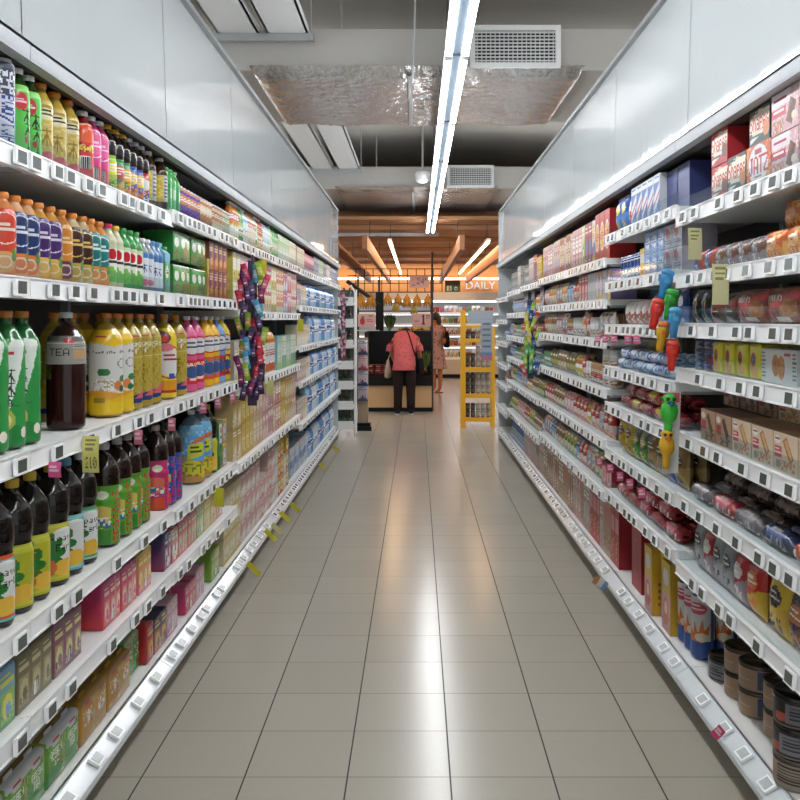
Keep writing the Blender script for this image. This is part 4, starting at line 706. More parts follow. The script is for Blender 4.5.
arw = pk_('white red biscuit packet', .24, .11, .06, [('bg', 'dcd8d4'), ('p', [(0, .55), (.75, .95), (.8, 1), (0, 1)], 'b8242c'), ('t', 'ARNOTTS', .06, .66, .6, .84, 'f4ecec', .25), ('d', .85, .6, .14, .2, 'c8884c'), ('ln', 2, '7a8078', (.08, .26, .5, .46)), ('r', 0, .04, 1, .1, 'b8242c')], 8)
run('R', 2, [(arw, 1), (arn, 2, {'rows': 2, 'jit': .1}), (brn, 2, {'jit': .2}), (blk, 3, {'rows': 2})], y=2.29, d0=.035, end=3.545)
yel = bb('bright yellow biscuit packet', .105, .118, .06, [('bg', 'dcd424'), ('d', .45, .55, .2, .2, 'c83428'), ('d', .45, .55, .13, .14, '5a2c28'), ('d', .5, .22, .32, .14, 'd8a048'), ('ln', 1, '3a5a30', (.2, .85, .6, .92)), ('n', .3, 2, 3, 'c88838', (.2, .1, .8, .34))], 'd0c820', 'd8d02c', name='biscuit_packet', cat=SB, m='gloss', puff=.005, r=.012)
whb = bb('white box with two biscuits', .26, .1, .16, [('bg', 'd8dadc'), ('ln', 7, '6a6e74', (.02, .1, .14, .9)), ('ln', 7, '6a6e74', (.88, .1, .99, .9)), ('d', .42, .52, .1, .32, 'c07c38'), ('d', .58, .48, .1, .34, 'c88844'), ('n', .3, 3, 3, 'a86828', (.34, .25, .66, .75)), ('ln', 1, 'c83c2c', (.66, .74, .84, .9))], 'c8cacc')
blt = tin('biscuit_tin', 'biscuit tin', 'small navy blue round tin', .055, .048, ART(.17, .05, ('bg', '26345c'), ('n', .3, 4, 2, '8898b8'), cell=.004), '3a4a70')
run('R', 3, [(whb, 1, {'y': 2.5}), (yel, 4, {'rows': 2}), (blt, 2, {'lay': 3})], y=2.3, d0=.035)
waf = bb('wafer biscuit box, beige red', .17, .11, .12, [('bg', 'd8c0a4'), ('d', .18, .8, .14, .1, 'e8e4e4'), ('ln', 1, '8a4048', (.08, .76, .3, .86)), ('r', .06, .36, .36, .64, 'c42c44'), ('ln', 2, 'e8c8c8', (.08, .4, .34, .6)), ('p', [(.4, .8), (.55, .92), (.85, .4), (.7, .24)], 'a06030'), ('p', [(.46, .8), (.55, .86), (.8, .42), (.72, .34)], 'd8a860'), ('n', .5, 6, 3, 'b87c44', (.3, .04, .9, .3)), ('r', .12, .1, .3, .28, '8a8a80')], 'b89878', 'a88868')
wafb = bb('dark wafer box, chocolate print', .16, .11, .12, [('bg', 'b08a70'), ('r', .06, .36, .36, .64, 'a42438'), ('p', [(.4, .8), (.55, .92), (.85, .4), (.7, .24)], '4a2c20'), ('d', .18, .8, .14, .1, 'e0d8d8'), ('n', .5, 3, 3, '5a3828', (.3, .04, .9, .3))], '98705a', '806050')
run('R', 4, [(waf, 4, {'rows': 2, 'd': .03}), (wafb, 2, {'rows': 1})], y=2.31, d0=.03)
for q in range(6): put('R', 2.5+q*.175, .215, SH['R', 1][4]+.1135, waf if q < 3 else wafb, 1, 4, 1, 1, 0, 2, 2).scale.z = .76
def rl(desc, c1, c2, c3, s, w=.22, r=.036): return roll('cookie_roll', 'biscuit roll', desc, w, r, ART(w, 2*PI*r/2, ('bg', c1), ('r', .08, 0, .92, 1, c1), ('d', .5, .5, .3, .3, c2), ('ln', 2, c3, (.3, .36, .74, .64)), ('r', .06, 0, .09, 1, c2), ('r', .91, 0, .94, 1, c2), ('n', .2, s, 3, c3, (.1, 0, .9, .3)), cell=.0035), s)
r_red = rl('red cookie roll', 'a82c34', 'd87080', 'e8d0d0', 1); r_nav = rl('navy cookie roll', '26345c', '4a5c8c', 'd0c8d0', 2); r_brn = rl('dark brown cookie roll', '3c2c28', '6a5850', 'a89890', 3); r_gry = rl('grey film cookie roll', '6a6468', '8a8488', 'c8c4c8', 4); r_rdo = rl('red orange cookie roll', 'b83028', 'd8844c', 'e8d0b8', 5)
def heap(s, k, ps, y, d0, lay=2):
    """rolls lying on one another: later layers sit in front-to-back rows"""
    for row in range(3):
        yy = y+rnd.uniform(0, .04)
        for l in range(lay):
            cy = yy+(.11 if l % 2 else 0)
            for p in ps[row*2+l] if row*2+l < len(ps) else ps[-1]:
                if cy+p.w > (RB if s == 'R' else LB)[bay_of(s, y)+1]-.02: break
                i = bay_of(s, y); d = d0+p.d/2+row*(p.d+.008)
                if d+p.d/2 > .4: continue
                put(s, cy+p.w/2, d, SH[s, i][k]+.0012+l*(p.h+.002) if k < len(SH[s, i]) else BASE+.0012, p, i, k, row, l, 0, lay, 3)
                cy += p.w+.012
heap('R', 5, [[r_rdo, r_nav, r_gry, r_red, r_gry], [], [r_rdo, r_nav, r_brn, r_brn, r_gry], [r_nav, r_brn, r_brn, r_brn], [r_nav, r_nav, r_brn, r_brn], [r_brn, r_gry, r_brn]], 2.3, .03)
SN = 'snack bag'
def sn(desc, w, h, t, c1, c2, c3, s, txt=None): return bag('snack_bag', SN, desc, w, h, t, ART(w, h, ('bg', c1), ('p', [(0, .3), (1, .55), (1, .0), (0, 0)], c2), ('d', .5, .66, .34, .15, c3), ('ln', 2, 'f0ece0', (.22, .58, .8, .74)), ('n', .5, s, 3, c3, (.2, .1, .8, .36)), ('r', 0, .95, 1, 1, c2), cell=.0035), s, cell=.0055)
b_lz = sn('lime yellow topped snack bag', .15, .15, .07, 'c8cc3c', 'b8a888', 'a05848', 1); b_pb = sn('purple brown snack bag', .15, .17, .07, '4c3444', '6a5048', 'c8703c', 2); b_y = sn('yellow snack bag with dark emblem', .14, .185, .06, 'd8b82c', 'd0a83c', '2c2830', 3); b_ry = sn('red and yellow snack bag', .13, .175, .06, 'c42c28', 'd8b028', 'e87838', 4); b_rg = sn('red grey snack bag', .11, .17, .05, 'b02c38', 'a09098', 'd8d0d0', 5); b_gr = sn('silver grey snack bag', .1, .17, .05, '8a9098', 'a8a8b0', '50545c', 6); b_yl = sn('yellow lime snack bag, folded top', .12, .15, .06, 'ccc828', 'c8bc60', 'a09038', 7)
run('R', 6, [(b_lz, 1, {'y': 2.3}), (b_pb, 1, {'rows': 2}), (b_y, 1, {'rows': 2}), (b_ry, 1, {'rows': 2, 'px': 758}), (b_rg, 1, {'rows': 2}), (b_gr, 2, {'rows': 2}), (b_rg, 1, {'rows': 2}), (b_gr, 1), (b_yl, 1)], y=2.3, d0=.04, end=3.545)
tn = tin('biscuit_tin', 'biscuit tin', 'brown biscuit tin, castle picture', .07, .088, ART(.22, .088, ('bg', 'a08468'), ('r', .62, .05, .92, .95, '3c4c74'), ('n', .5, 3, 3, 'a8603c', (.64, .1, .9, .6)), ('p', [(.66, .1), (.7, .7), (.76, .4), (.82, .75), (.88, .1)], '6a4434'), ('ln', 2, 'c8b090', (.12, .4, .5, .6)), cell=.003), '4a382c')
tk = tin('biscuit_tin', 'biscuit tin', 'black grey biscuit tin', .07, .088, ART(.22, .088, ('bg', '1c1c20'), ('r', .25, .1, .8, .9, '7a7880'), ('ln', 4, '303038', (.3, .2, .6, .8)), ('r', .62, .2, .76, .8, '3c2c30'), ('d', .15, .3, .1, .2, 'b04a38'), cell=.003), '14100e')
tw = tin('biscuit_tin', 'biscuit tin', 'white striped biscuit tin', .07, .088, ART(.22, .088, ('bg', '9a8c7c'), ('ln', 6, '2c2828', (.3, .1, .75, .9)), ('r', .05, .1, .2, .9, 'a0683c'), cell=.003), '4a4038')
run('R', 7, [(tk, 1, {'y': 2.74, 'd': .14, 'lay': 2}), (tn, 1, {'lay': 2, 'd': .12}), (tn, 2, {'lay': 2, 'd': .1, 'y': 3.06}), (tk, 1, {'d': .09, 'lay': 1})], y=2.4, d0=.06)
for l, p in enumerate((tw, tk, tk)): put('R', 2.655 if l < 2 else 2.655, .105, BASE+.0012+l*(p.h+.0012), p, 1, 7, 0, l, .3*l, 3, xtra='st')
run('R', 7, [(tn, 3, {'lay': 2, 'gap': .02})], y=2.7, d0=.27)

# second bay
navy = bb('navy blue biscuit carton', .16, .18, .18, [('bg', '2c3c78'), ('vs', 4, .05, '20305c'), ('r', .1, .7, .9, .9, '3c4c88')], '28386e'); bwh = bb('blue white biscuit box', .1, .185, .18, [('bg', '2f62b0'), ('p', [(0, .0), (0, .45), (1, .8), (1, .5)], 'd8dce4'), ('p', [(0, .3), (1, .62), (1, .54), (0, .22)], 'c03848'), ('r', 0, .8, 1, 1, 'dce0e8'), ('ln', 1, '2f62b0', (.12, .84, .9, .95)), ('n', .4, 4, 3, '8a98b8', (0, 0, 1, .2))], 'dfe2e8')
blb = sn('blue yellow snack bag', .12, .18, .06, '2f62b8', '4a88d0', 'e8d868', 8); rdb = sn('red wrapped snack bag', .12, .17, .06, 'b02c44', 'c84c5c', 'e8d8d0', 9)
run('R', 0, [(navy, 2, {'d': .06}), (bwh, 5, {'rows': 1}), (rdb, 1, {'d': .04}), (blb, 3, {'rows': 1})], y=3.57, d0=.03, end=4.885)
mp = bb('white brown snack multipack', .12, .095, .14, [('bg', 'c8c4cc'), ('d', .4, .6, .26, .22, '9a5a48'), ('r', .6, .1, .96, .9, 'a8a4b4'), ('ln', 2, '50587c', (.1, .15, .9, .35)), ('p', [(0, .9), (.5, .9), (.2, .5)], 'b03040')], 'b0a8b4', name='snack_box', cat='snack box'); bwb = bb('pale blue white snack box', .11, .095, .12, [('bg', '8ab0dc'), ('d', .5, .5, .3, .3, 'e4eaf0'), ('ln', 2, '2c5898', (.2, .4, .8, .62)), ('n', .3, 4, 3, '3c70b8')], '7aa4d4', name='snack_box', cat='snack box'); ywb = bb('yellow white snack box', .08, .13, .12, [('bg', 'd8b840'), ('r', 0, .5, 1, .8, 'e4e4e4'), ('d', .5, .25, .3, .16, 'b06030')], 'd0ccc8', name='snack_box', cat='snack box')
blc = bottle('snack_canister', 'snack canister', 'blue snack canister', .12, .034, '2450a0', '1c4488', gen(.1, .12, '2a5ab0', '1c4488', '68c0e0', 1), (.03, .96), 1, 'can')
run('R', 1, [(mp, 2, {'lay': 2}), (bwb, 3, {'lay': 2}), (ywb, 1), (blc, 6)], y=3.57, d0=.03)
clr = sn('clear purple sweets bag', .1, .14, .05, '8a88b8', 'c8c4d8', 'd8c8d0', 10); wtb = sn('white striped sweets bag', .11, .12, .05, 'd4d0d0', 'c07058', 'e0dcd8', 11); pbl = sn('blue wafer bag', .1, .15, .05, '283c78', '5c74b0', 'c8d0e0', 12)
run('R', 2, [(pbl, 2), (clr, 3), (wtb, 5, {'d': .05})], y=3.57, d0=.035, end=4.885)
r_bw = rl('blue white biscuit roll', '5a84c0', 'c8d4e4', 'd8a8a0', 6, .18, .03); r_wb = rl('white blue biscuit roll', 'a8bcd8', '3f68a8', 'd8b890', 7, .18, .03)
heap('R', 3, [[r_bw, r_wb, r_bw, r_bw, r_wb, r_bw], [r_wb, r_bw, r_wb, r_bw, r_wb], [r_bw]*6, [r_wb, r_bw, r_bw], [r_bw]*5, []], 3.58, .03)
r_sy = rl('red yellow snack roll', 'b0242c', 'e0b828', 'e8a070', 8, .2, .034); r_dr = rl('deep red snack roll', '8a1c28', 'b84048', 'd89080', 9, .2, .034)
heap('R', 4, [[r_dr, r_sy, r_dr, r_sy, r_dr], [r_dr, r_sy, r_dr, r_dr], [r_dr]*6, [r_dr, r_sy], [r_dr]*5, []], 3.58, .03)
v1 = sn('yellow noodle snack bag', .15, .17, .06, 'c8b42c', 'b09828', '8a4030', 13); v2 = sn('green nut snack bag', .14, .16, .06, '2f6a34', '4a8a3c', 'c8b45c', 14); v3 = sn('brown clear snack bag', .15, .17, .06, '8a6c40', 'a88a50', '5c4428', 15); v4 = sn('yellow blue snack bag', .12, .15, .05, 'd0bc3c', '4870b0', 'c05838', 16)
run('R', 5, [(v3, 1, {'rows': 2}), (v4, 1, {'rows': 2}), (v3, 2, {'rows': 2}), (v2, 2, {'rows': 2}), (v1, 2, {'rows': 2}), (v4, 1)], y=3.6, d0=.04, end=4.885)
heap('R', 6, [[r_red, r_dr, r_red, r_dr, r_red], [r_red, r_red], [r_dr]*6, [r_red, r_dr, r_dr], [r_dr]*5, [r_red]*2], 3.62, .03, 2)
pbx = bb('pink ring biscuit box', .13, .13, .14, [('bg', 'c87078'), ('o', .5, .5, .34, .34, 'e8d0c8', .6), ('r', 0, .85, 1, 1, 'b03048')], 'b02c3c')
canb = bottle('storage_canister', 'snack canister', 'blue canister with orange hand', .255, .045, '3a5ca0', '2c4c90', ART(.14, .25, ('bg', 'd0cccc'), ('r', 0, 0, 1, .3, '2f5298'), ('r', .85, 0, 1, 1, '4a70b0'), ('p', [(.15, .3), (.2, .5), (.35, .42), (.4, .62), (.5, .45), (.62, .66), (.68, .48), (.85, .58), (.78, .36), (.6, .28)], 'd8743c'), ('d', .6, .36, .2, .07, 'e4d8b8'), ('d', .45, .82, .3, .1, 'c84868'), ('ln', 2, 'e8d8d8', (.24, .76, .7, .88)), cell=.003), (.01, .97), style='can')
yb = bb('yellow cereal box, pink front', .13, .3, .19, [('bg', 'd0a0a0'), ('r', 0, .55, 1, 1, 'd8b83c'), ('d', .5, .3, .34, .2, 'c86858'), ('d', .5, .34, .16, .1, 'e8d0b8'), ('d', .5, .78, .34, .12, 'd8d8dc'), ('n', .3, 3, 4, 'b8683c', (.05, .05, .95, .26))], ART(.19, .3, ('bg', 'd0a424'), ('d', .5, .75, .26, .08, 'b8b8b0'), ('ln', 4, '6a5820', (.15, .1, .85, .5)), ('r', 0, .93, 1, 1, 'c8982c'), cell=.005), name='cereal_box', cat='cereal box')
rb_ = bb('big red gift biscuit box', .2, .32, .16, [('bg', 'a81c2c'), ('o', .5, .5, .36, .3, 'b8403c', .8)], ART(.16, .32, ('bg', 'a01824'), ('o', .5, .5, .5, .3, '8a1420', .85), cell=.005)); tn2 = bb('tall beige biscuit box', .1, .33, .14, [('bg', 'b89878'), ('r', .1, .5, .9, .85, 'c87868'), ('n', .4, 3, 4, '8a5a40', (.1, .1, .9, .45))], 'a88868'); tr2 = bb('tall red biscuit box', .1, .33, .14, [('bg', 'b02c38'), ('r', .1, .55, .9, .8, 'd88890'), ('n', .4, 5, 4, 'd8a070', (.1, .1, .9, .45))], 'a01c28')
run('R', 7, [(canb, 3, {'d': .09, 'rows': 2}), (yb, 1, {'d': .07, 'rows': 2}), (yb, 1, {'d': .1}), (yb, 1, {'d': .06})], y=3.6, d0=.07)
run('R', 7, [(rb_, 1, {'y': 4.46})], y=4.46, d0=.09)

# ---- farther right bays
def rb2(desc, w, h, c1, c2, c3, s, d=.14, name='biscuit_box', cat=BB): return box(name, cat, desc, w, d, h, gen(w, h, c1, c2, c3, s), c1, c1, cell=.008)
rr1 = rb2('red box with yellow biscuit', .13, .27, 'b82024', 'c83428', 'd8a83c', 4); rr2 = rb2('white blue biscuit carton', .09, .25, 'd0ccc4', 'd8b040', '4a6ab0', 3); rr3 = rb2('crimson biscuit box', .11, .25, '98202c', 'b84848', '3c78b0', 0); rr4 = rb2('pale green biscuit box', .1, .25, 'b0b868', 'd8d8b0', '88a050', 1); rr5 = rb2('rose biscuit box', .11, .25, 'c87080', 'd8a0a4', 'e0d0cc', 5); rr6 = rb2('white grey biscuit box', .08, .24, 'd0d0d0', '9098a8', 'c8b8a8', 2); rr7 = rb2('gold biscuit box', .09, .25, 'c09048', 'b84838', 'e0d0a0', 4); rr8 = rb2('cream pink biscuit box', .09, .25, 'd8c4b8', 'c06070', 'b0a8c0', 3)
ye1 = rb2('bright yellow biscuit box', .1, .22, 'd8c020', 'c8a818', 'b04830', 1); dt1 = rb2('dark teal box', .07, .2, '2c5c60', 'c8d0d0', '688890', 2); dn1 = rb2('dark navy box', .07, .2, '2c3450', '8890a8', 'c8c8d0', 3)
run('R', 0, [(rr1, 3), (rr2, 1), (rr3, 2), (rr4, 1), (rr5, 3), (rr6, 1), (rr7, 2), (rr6, 1), (rr7, 2), (rr8, 3), (rr6, 1), (rr5, 2), (rr8, 3), (ye1, 3), (rr3, 2), (rr6, 4), (dn1, 4), (dt1, 5), (rr6, 3), (dt1, 8)], y=4.91, end=11.5)
wbk = rb2('plain pale grey carton', .12, .185, 'b4bcc4', 'c0c8d0', 'a8b0b8', 2); pur = rb2('purple biscuit box', .09, .18, '8a7cb0', 'd8b060', 'd0c8dc', 4); red2 = rb2('glossy red biscuit box', .1, .17, 'b01c28', 'c83840', 'e0b8b0', 0)
def snf(desc, c1, c2, c3, s, w=.12, h=.15, t=.055): return bag('snack_bag', SN, desc, w, h, t, gen(w, h, c1, c2, c3, s, .008), s, cell=.012)
so = snf('orange small snack bag', 'c86c34', 'd8a050', 'e0d0b8', 1); sb = snf('blue small snack bag', '3c68a8', 'd0d4dc', '88a8d0', 2); sr = snf('red small snack bag', 'b03038', 'd88060', 'e0c8c0', 3); sw = snf('white small snack bag', 'd4d0cc', 'b86858', 'a8b0c0', 4); sy = snf('yellow small snack bag', 'ccb43c', 'b87830', 'e4dcb0', 5); sg_ = snf('green small snack bag', '5c8a40', 'b0b050', 'd0d0a8', 0); sbr = snf('brown small snack bag', '7c5c40', 'a88860', 'c8b898', 1); sp = snf('pink small snack bag', 'c07880', 'd8a8a8', 'e4d4d0', 2); sol = snf('olive clear snack bag', '6c6430', '8a8440', 'b0a860', 3)
run('R', 1, [(pur, 1), (wbk, 1), (pur, 2), (wbk, 2), (red2, 3), (sr, 2), (sb, 2), (so, 2), (sw, 2), (so, 3), (sp, 2), (dn1, 3), (so, 3), (dn1, 3), (sw, 2), (dn1, 4), (sb, 9)], y=4.91, d0=.035, end=11.5)
def jar(desc, lid, c1, c2, s, h=.12, r=.04): return bottle('snack_jar', 'snack jar', desc, h, r, c1, lid, gen(.12, .08, c1, 'd8d8dc', c2, s), (.1, .7), 1, 'can', caph=.14)
ja = jar('white tub with red lid', 'b82c34', 'd4d4d4', 'b87840', 1); jb_ = jar('amber jar with white lid', 'dcdcdc', 'b08858', 'c84838', 2); jg = jar('green drink tub', '88b860', '5ca068', 'b8d8b0', 3)
run('R', 2, [(sw, 3), (ja, 3), (sr, 1), (so, 1), (ja, 4), (jb_, 3), (sw, 2), (sp, 2), (sbr, 2), (so, 2), (sr, 4), (sp, 3), (sw, 4), (sr, 3), (jg, 5), (jb_, 3), (sb, 8)], y=4.91, d0=.035, end=11.5)
run('R', 3, [(ja, 3, {'lay': 2}), (jb_, 4, {'lay': 1}), (ja, 2), (sr, 1), (sy, 2, {'rows': 2}), (sol, 3, {'rows': 2}), (sbr, 3), (sol, 3), (jg, 6), (sb, 3), (jg, 4), (so, 2), (sg_, 4), (jg, 6), (sb, 6)], y=4.91, d0=.035, end=11.5)
run('R', 4, [(sr, 2, {'rows': 2}), (sw, 1), (sr, 2, {'rows': 2}), (sy, 1), (sr, 4), (sp, 3), (sbr, 4), (sr, 4), (sg_, 3), (sbr, 3), (sy, 3), (sw, 4), (sb, 4), (sg_, 3), (sp, 6)], y=4.91, d0=.04, end=11.5)
run('R', 5, [(pbx, 2, {'lay': 1}), (sg_, 2), (sw, 2), (sr, 2), (sb, 1), (sg_, 4), (sbr, 3), (sb, 2), (sw, 4), (sbr, 4), (sg_, 3), (sr, 3), (sp, 5), (sg_, 6)], y=4.91, d0=.04, end=11.5)
ub = bottle('water_bottle', 'water bottle', 'blue household bottle', .24, .04, '3c6cb0', 'd8dce4', gen(.12, .1, '2c5ca8', 'c8d4e4', '88b0d8', 4), (.1, .6), 1)
tb1 = rb2('tall brown biscuit box', .1, .33, '8a5c48', 'b08868', 'c8a080', 1); tb2 = rb2('tall pink biscuit box', .1, .33, 'b87478', 'c89898', 'd8c0b8', 4); tb3 = rb2('tall olive biscuit box', .1, .33, '7c6c44', 'a08c58', 'c8b890', 5); tb4 = rb2('tall white biscuit box', .1, .3, 'c8c4c0', 'a88880', 'b8b0a8', 3)
run('R', -1, [(tr2, 2), (tn2, 2), (tb4, 1), (tr2, 3), (tb4, 2), (tn2, 1), (tb2, 2), (tb4, 1), (tb1, 2), (tn2, 2), (tb3, 2), (tb1, 2), (tb2, 1), (tb1, 3), (tb3, 2), (tb4, 3), (tb1, 2), (tb4, 3), (tb2, 3), (tb4, 3), (ub, 14)], y=4.91, d0=.08, end=11.55)
# ---------------------------------------------------------------- electronic price tags
def tag_mesh():
    m = MB().bx(-.033, -.0105, 0, .033, -.003, .041, 'f2f3f4'); m.bx(-.030, -.003, .004, .030, 0, .038, 'f2f3f4'); return m
TAGC = tag_mesh().mesh('price_tag_casing', 'tag', False); TAGS = MB().bx(-.024, -.0115, .006, .024, -.0106, .036).mesh('price_tag_screen', 'screen', False); TAGP = MB().bx(-.024, -.0115, .006, .024, -.0106, .036).mesh('price_tag_pale_screen', 'screenpale', False)
NT = {}; FAR = MB(); FARS = MB()
def price_tag(s, i, k, y, real):
    sg, X, B = SIDE[s]; base = k >= len(SH[s, i])
    if base: loc = Vector((sg*(X+.003), y, .132)); tilt = -(PI/2-.54)
    else: loc = Vector((sg*(X-.0045), y, SH[s, i][k]-.045)); tilt = -.1 if s == 'R' else 0.
    mw = Matrix.Translation(loc) @ Matrix.Rotation(-sg*PI/2, 4, 'Z') @ Matrix.Rotation(tilt, 4, 'X')
    if real:
        n = NT[s, i, k] = NT.get((s, i, k), -1)+1
        o = bpy.data.objects.new('price_tag', TAGC); COL.objects.link(o); o.matrix_world = mw
        c = bpy.data.objects.new('screen', TAGP if base else TAGS); COL.objects.link(c); c.parent = o
        tag(o, 'electronic price tag, %s from camera, %s edge, %s' % (ORD[n], shelf_name(s, i, k), bay_name(s, i)), 'price tag', 'price tags on the %s shelves' % side_name(s))
    else:
        R3 = np.array(mw.to_3x3()); t = np.array(loc)
        for mb, c, d in ((FAR, (0, -.0055, .021), (.066, .0105, .041)), (FARS, (0, -.0112, .021), (.044, .001, .029))):
            mb.box(R3 @ np.array(c)+t, d, 'ffffff', R3)
def tag_row(s, i, k, n, lo=None, hi=None):
    B = SIDE[s][2]; lo = lo or B[i]+.06; hi = hi or B[i+1]-.06; r2 = random.Random(i*31+k*7+(s == 'R')); st = (hi-lo)/n; y = lo+.02
    while y < hi-.04:
        price_tag(s, i, k, y, i <= (3 if s == 'R' else 3)); y += max(.074, st*r2.choice([.62, .8, 1., 1.05, 1.3, 1.5]))
for i in range(1, 8):
    for k in range(len(SH['L', i])+1): tag_row('L', i, k, (10 if k < 2 else 6) if i == 1 else (11 if k < 2 else 7) if i == 2 else 9, 2.2 if i == 1 else None)
    for k in range(len(SH['R', i])+1): tag_row('R', i, k, (6 if i == 1 else 8), 2.42 if i == 1 else None)
o = FAR.build('price_tag', 'tag'); o.name = 'price_tag_strip'; tag(o, 'electronic price tags along the far shelf edges on both sides', 'price tag', kind='stuff')
so_ = FARS.build('screen', 'screen', o)

# ---------------------------------------------------------------- hanging promotion tickets
def ticket(s, px, py, w, h, col, label, ops=(), z=None, ang=.0):
    sg, X, B = SIDE[s]; y = F*X/abs(px-PX); zz = H-(py-PY)*y/F if z is None else z
    a = ART(w, h, ('bg', col), *ops, cell=.003); m = MB()
    G = lambda yy, f: m.grid(np.array([[[-w/2, yy, -h], [w/2, yy, -h]], [[-w/2, yy, 0], [w/2, yy, 0]]])[:, ::f], hexc(col))
    nv, nu = a.shape[:2]; A, Bv = np.meshgrid(np.linspace(-w/2, w/2, nu+1), np.linspace(-h, 0, nv+1)); m.grid(np.stack([A, np.full_like(A, -.0006)+.004*np.sin(Bv/h*3), Bv], -1), a)
    m.grid(np.stack([A, np.full_like(A, .0006)+.004*np.sin(Bv/h*3), Bv], -1)[:, ::-1], a[:, ::-1])
    o = m.build('hanging_ticket', 'paint'); o.location = (sg*(X-.004-w/2), y, zz); o.rotation_euler = (0, ang*sg, sg*.12)
    tag(o, label, 'ticket', 'hanging promotion tickets'); return o
num = ('t', '210', .18, .12, .86, .42, '6a6838'); lnn = ('ln', 3, '8a884a', (.15, .55, .85, .92))
ticket('L', 81, 436, .05, .105, 'e2dc78', 'pale yellow price ticket hanging between dark tea bottles', (num, lnn))
ticket('L', 47, 462, .035, .04, 'e85a94', 'small pink ticket above the yellow capped dark bottles', (('ln', 2, 'f4d0e0', (.1, .2, .9, .8)),))
for px, py, wd in ((167, 418, 'under the bird label bottle'), (199, 402, 'above the jumbo lemon tea'), (214, 398, 'past the jumbo lemon tea'), (229, 393, 'beside the candy strip'), (133, 430, 'above the dark white capped bottles')):
    ticket('L', px, py, .03, .05, 'e07890', 'small pink ticket on the third left shelf, '+wd, (('ln', 2, 'f4d0e0', (.1, .2, .9, .8)),))
yl = 'd8d02c'
for px, py, lb, w2, h2 in ((213, 488, 'yellow ticket hanging under the jumbo lemon tea', .05, .09), (258, 260, 'yellow ticket under the top left shelf past the candy strip', .05, .09), (256, 378, 'yellow twisted ticket under the third left shelf', .05, .1), (266, 380, 'pale ticket just past the yellow twisted one', .045, .1), (297, 319, 'small yellow ticket under the second left shelf, fourth bay', .05, .1)):
    ticket('L', px, py, w2, h2, yl if 'pale' not in lb else 'd0d088', lb)
for q, (px, py) in enumerate(((244, 563), (262, 530), (269, 524), (277, 512), (288, 503), (317, 463), (331, 446))):
    ticket('L', px, py, .032, .095, yl if q != 2 else 'dcdc9c', 'yellow ticket sticking out from the left bottom ledge, %s from camera' % ORD[q] if q != 2 else 'pale ticket sticking out from the left bottom ledge, among yellow ones', ang=.85)
ticket('R', 703, 228, .05, .11, 'd8d4a0', 'pale yellow ticket hanging below the savoury biscuit boxes', (lnn,))
ticket('R', 730, 264, .055, .13, 'd8d4a0', 'pale yellow ticket hanging above the brown biscuit packets', (lnn,))
for q, px in enumerate((606, 613, 622, 636, 645)): ticket('R', px-4, 336, .032, .035, 'e0668c', 'small pink ticket under the third right shelf, %s from the far end' % ORD[q], (('ln', 2, 'f4d0e0', (.1, .2, .9, .8)),))
for q, (px, py) in enumerate(((607, 458), (618, 464), (628, 472), (638, 479), (650, 488))): ticket('R', px-4, py, .032, .045, 'e0668c', 'small pink ticket above the red rolls, %s from the far end' % ORD[q], (('ln', 2, 'f4d0e0', (.1, .2, .9, .8)),))
ticket('R', 611, 579, .08, .045, '7aa0c8', 'blue white ticket sticking out from the right bottom ledge', (('r', 0, 0, .35, 1, 'c88850'), ('r', .35, 0, .7, 1, 'd8dce0')), ang=.6)
ticket('R', 729, 728, .035, .04, 'e0487c', 'pink ticket on the right bottom ledge near the black tins', (('ln', 2, 'f4d0e0', (.1, .2, .9, .8)),), ang=.9)

# ---------------------------------------------------------------- clip strips of sweets
def candy(c1, c2, seed):
    return bag('candy_packet', 'candy', '', .034, .10, .022, ART(.034, .10, ('bg', c1), ('r', .2, .3, .8, .7, c2), ('ln', 2, 'f0f0f0', (.25, .4, .8, .6)), cell=.005), seed, cell=.007).parts[0][1]
def clip_strip(s, y, z0, z1, dx, cols, desc, group, w=.05, card='d8dadc', per=3):
    sg, X, B = SIDE[s]; x = sg*(X-dx)
    o = MB().bx(-w/2, -.001, z0-z1, w/2, .001, 0, card).bx(-.006, -.001, 0, .006, .001, .03, card).build('hanging_strip', 'gloss'); o.location = (x, y, z1)
    tag(o, 'plastic clip strip holding %s' % desc, 'display strip', 'clip strips')
    cm = [candy(a, b2, q) for q, (a, b2) in enumerate(cols)]; n = int((z1-z0-.06)/.068)
    for r_ in range(n):
        for c_ in range(per):
            q = bpy.data.objects.new('hanging_candy', cm[rnd.randrange(len(cm))]); COL.objects.link(q)
            q.location = (x+(c_-(per-1)/2)*.036, y-.018-.012*(c_ % 2), z1-.06-(r_+1)*.068+(c_ % 2)*.02+rnd.uniform(-.012, .012)); q.rotation_euler = (.16, rnd.uniform(-.4, .4), rnd.uniform(-.3, .3))
            tag(q, 'candy packet on the %s, %s row from top, %s across' % (group, ORD[r_], ORD[c_]), 'candy', 'candy packets on the %s' % group)
CC = [('d02840', 'e84868'), ('9cc83c', 'd8e080'), ('6a2c5c', 'a83c78'), ('4a9ac8', 'a0d0e8'), ('d83460', 'f07898'), ('3c2c50', '70508c'), ('7aa83c', 'e0a050')]
clip_strip('L', 4.93, 1.04, 1.82, .085, CC, 'bright candy packets at the drinks shelves', 'near left clip strip', card='4a3c58', per=4)
clip_strip('L', 11.2, 1.0, 1.84, .07, [('c85068', 'd8a0b0'), ('7a3c60', 'c890a8'), ('d8788c', 'e8c8d0'), ('6a7890', 'c0c8d0'), ('b05870', 'd8b0b8')], 'pink packets at the far water bottles', 'far left clip strip', card='7a5068', per=2)
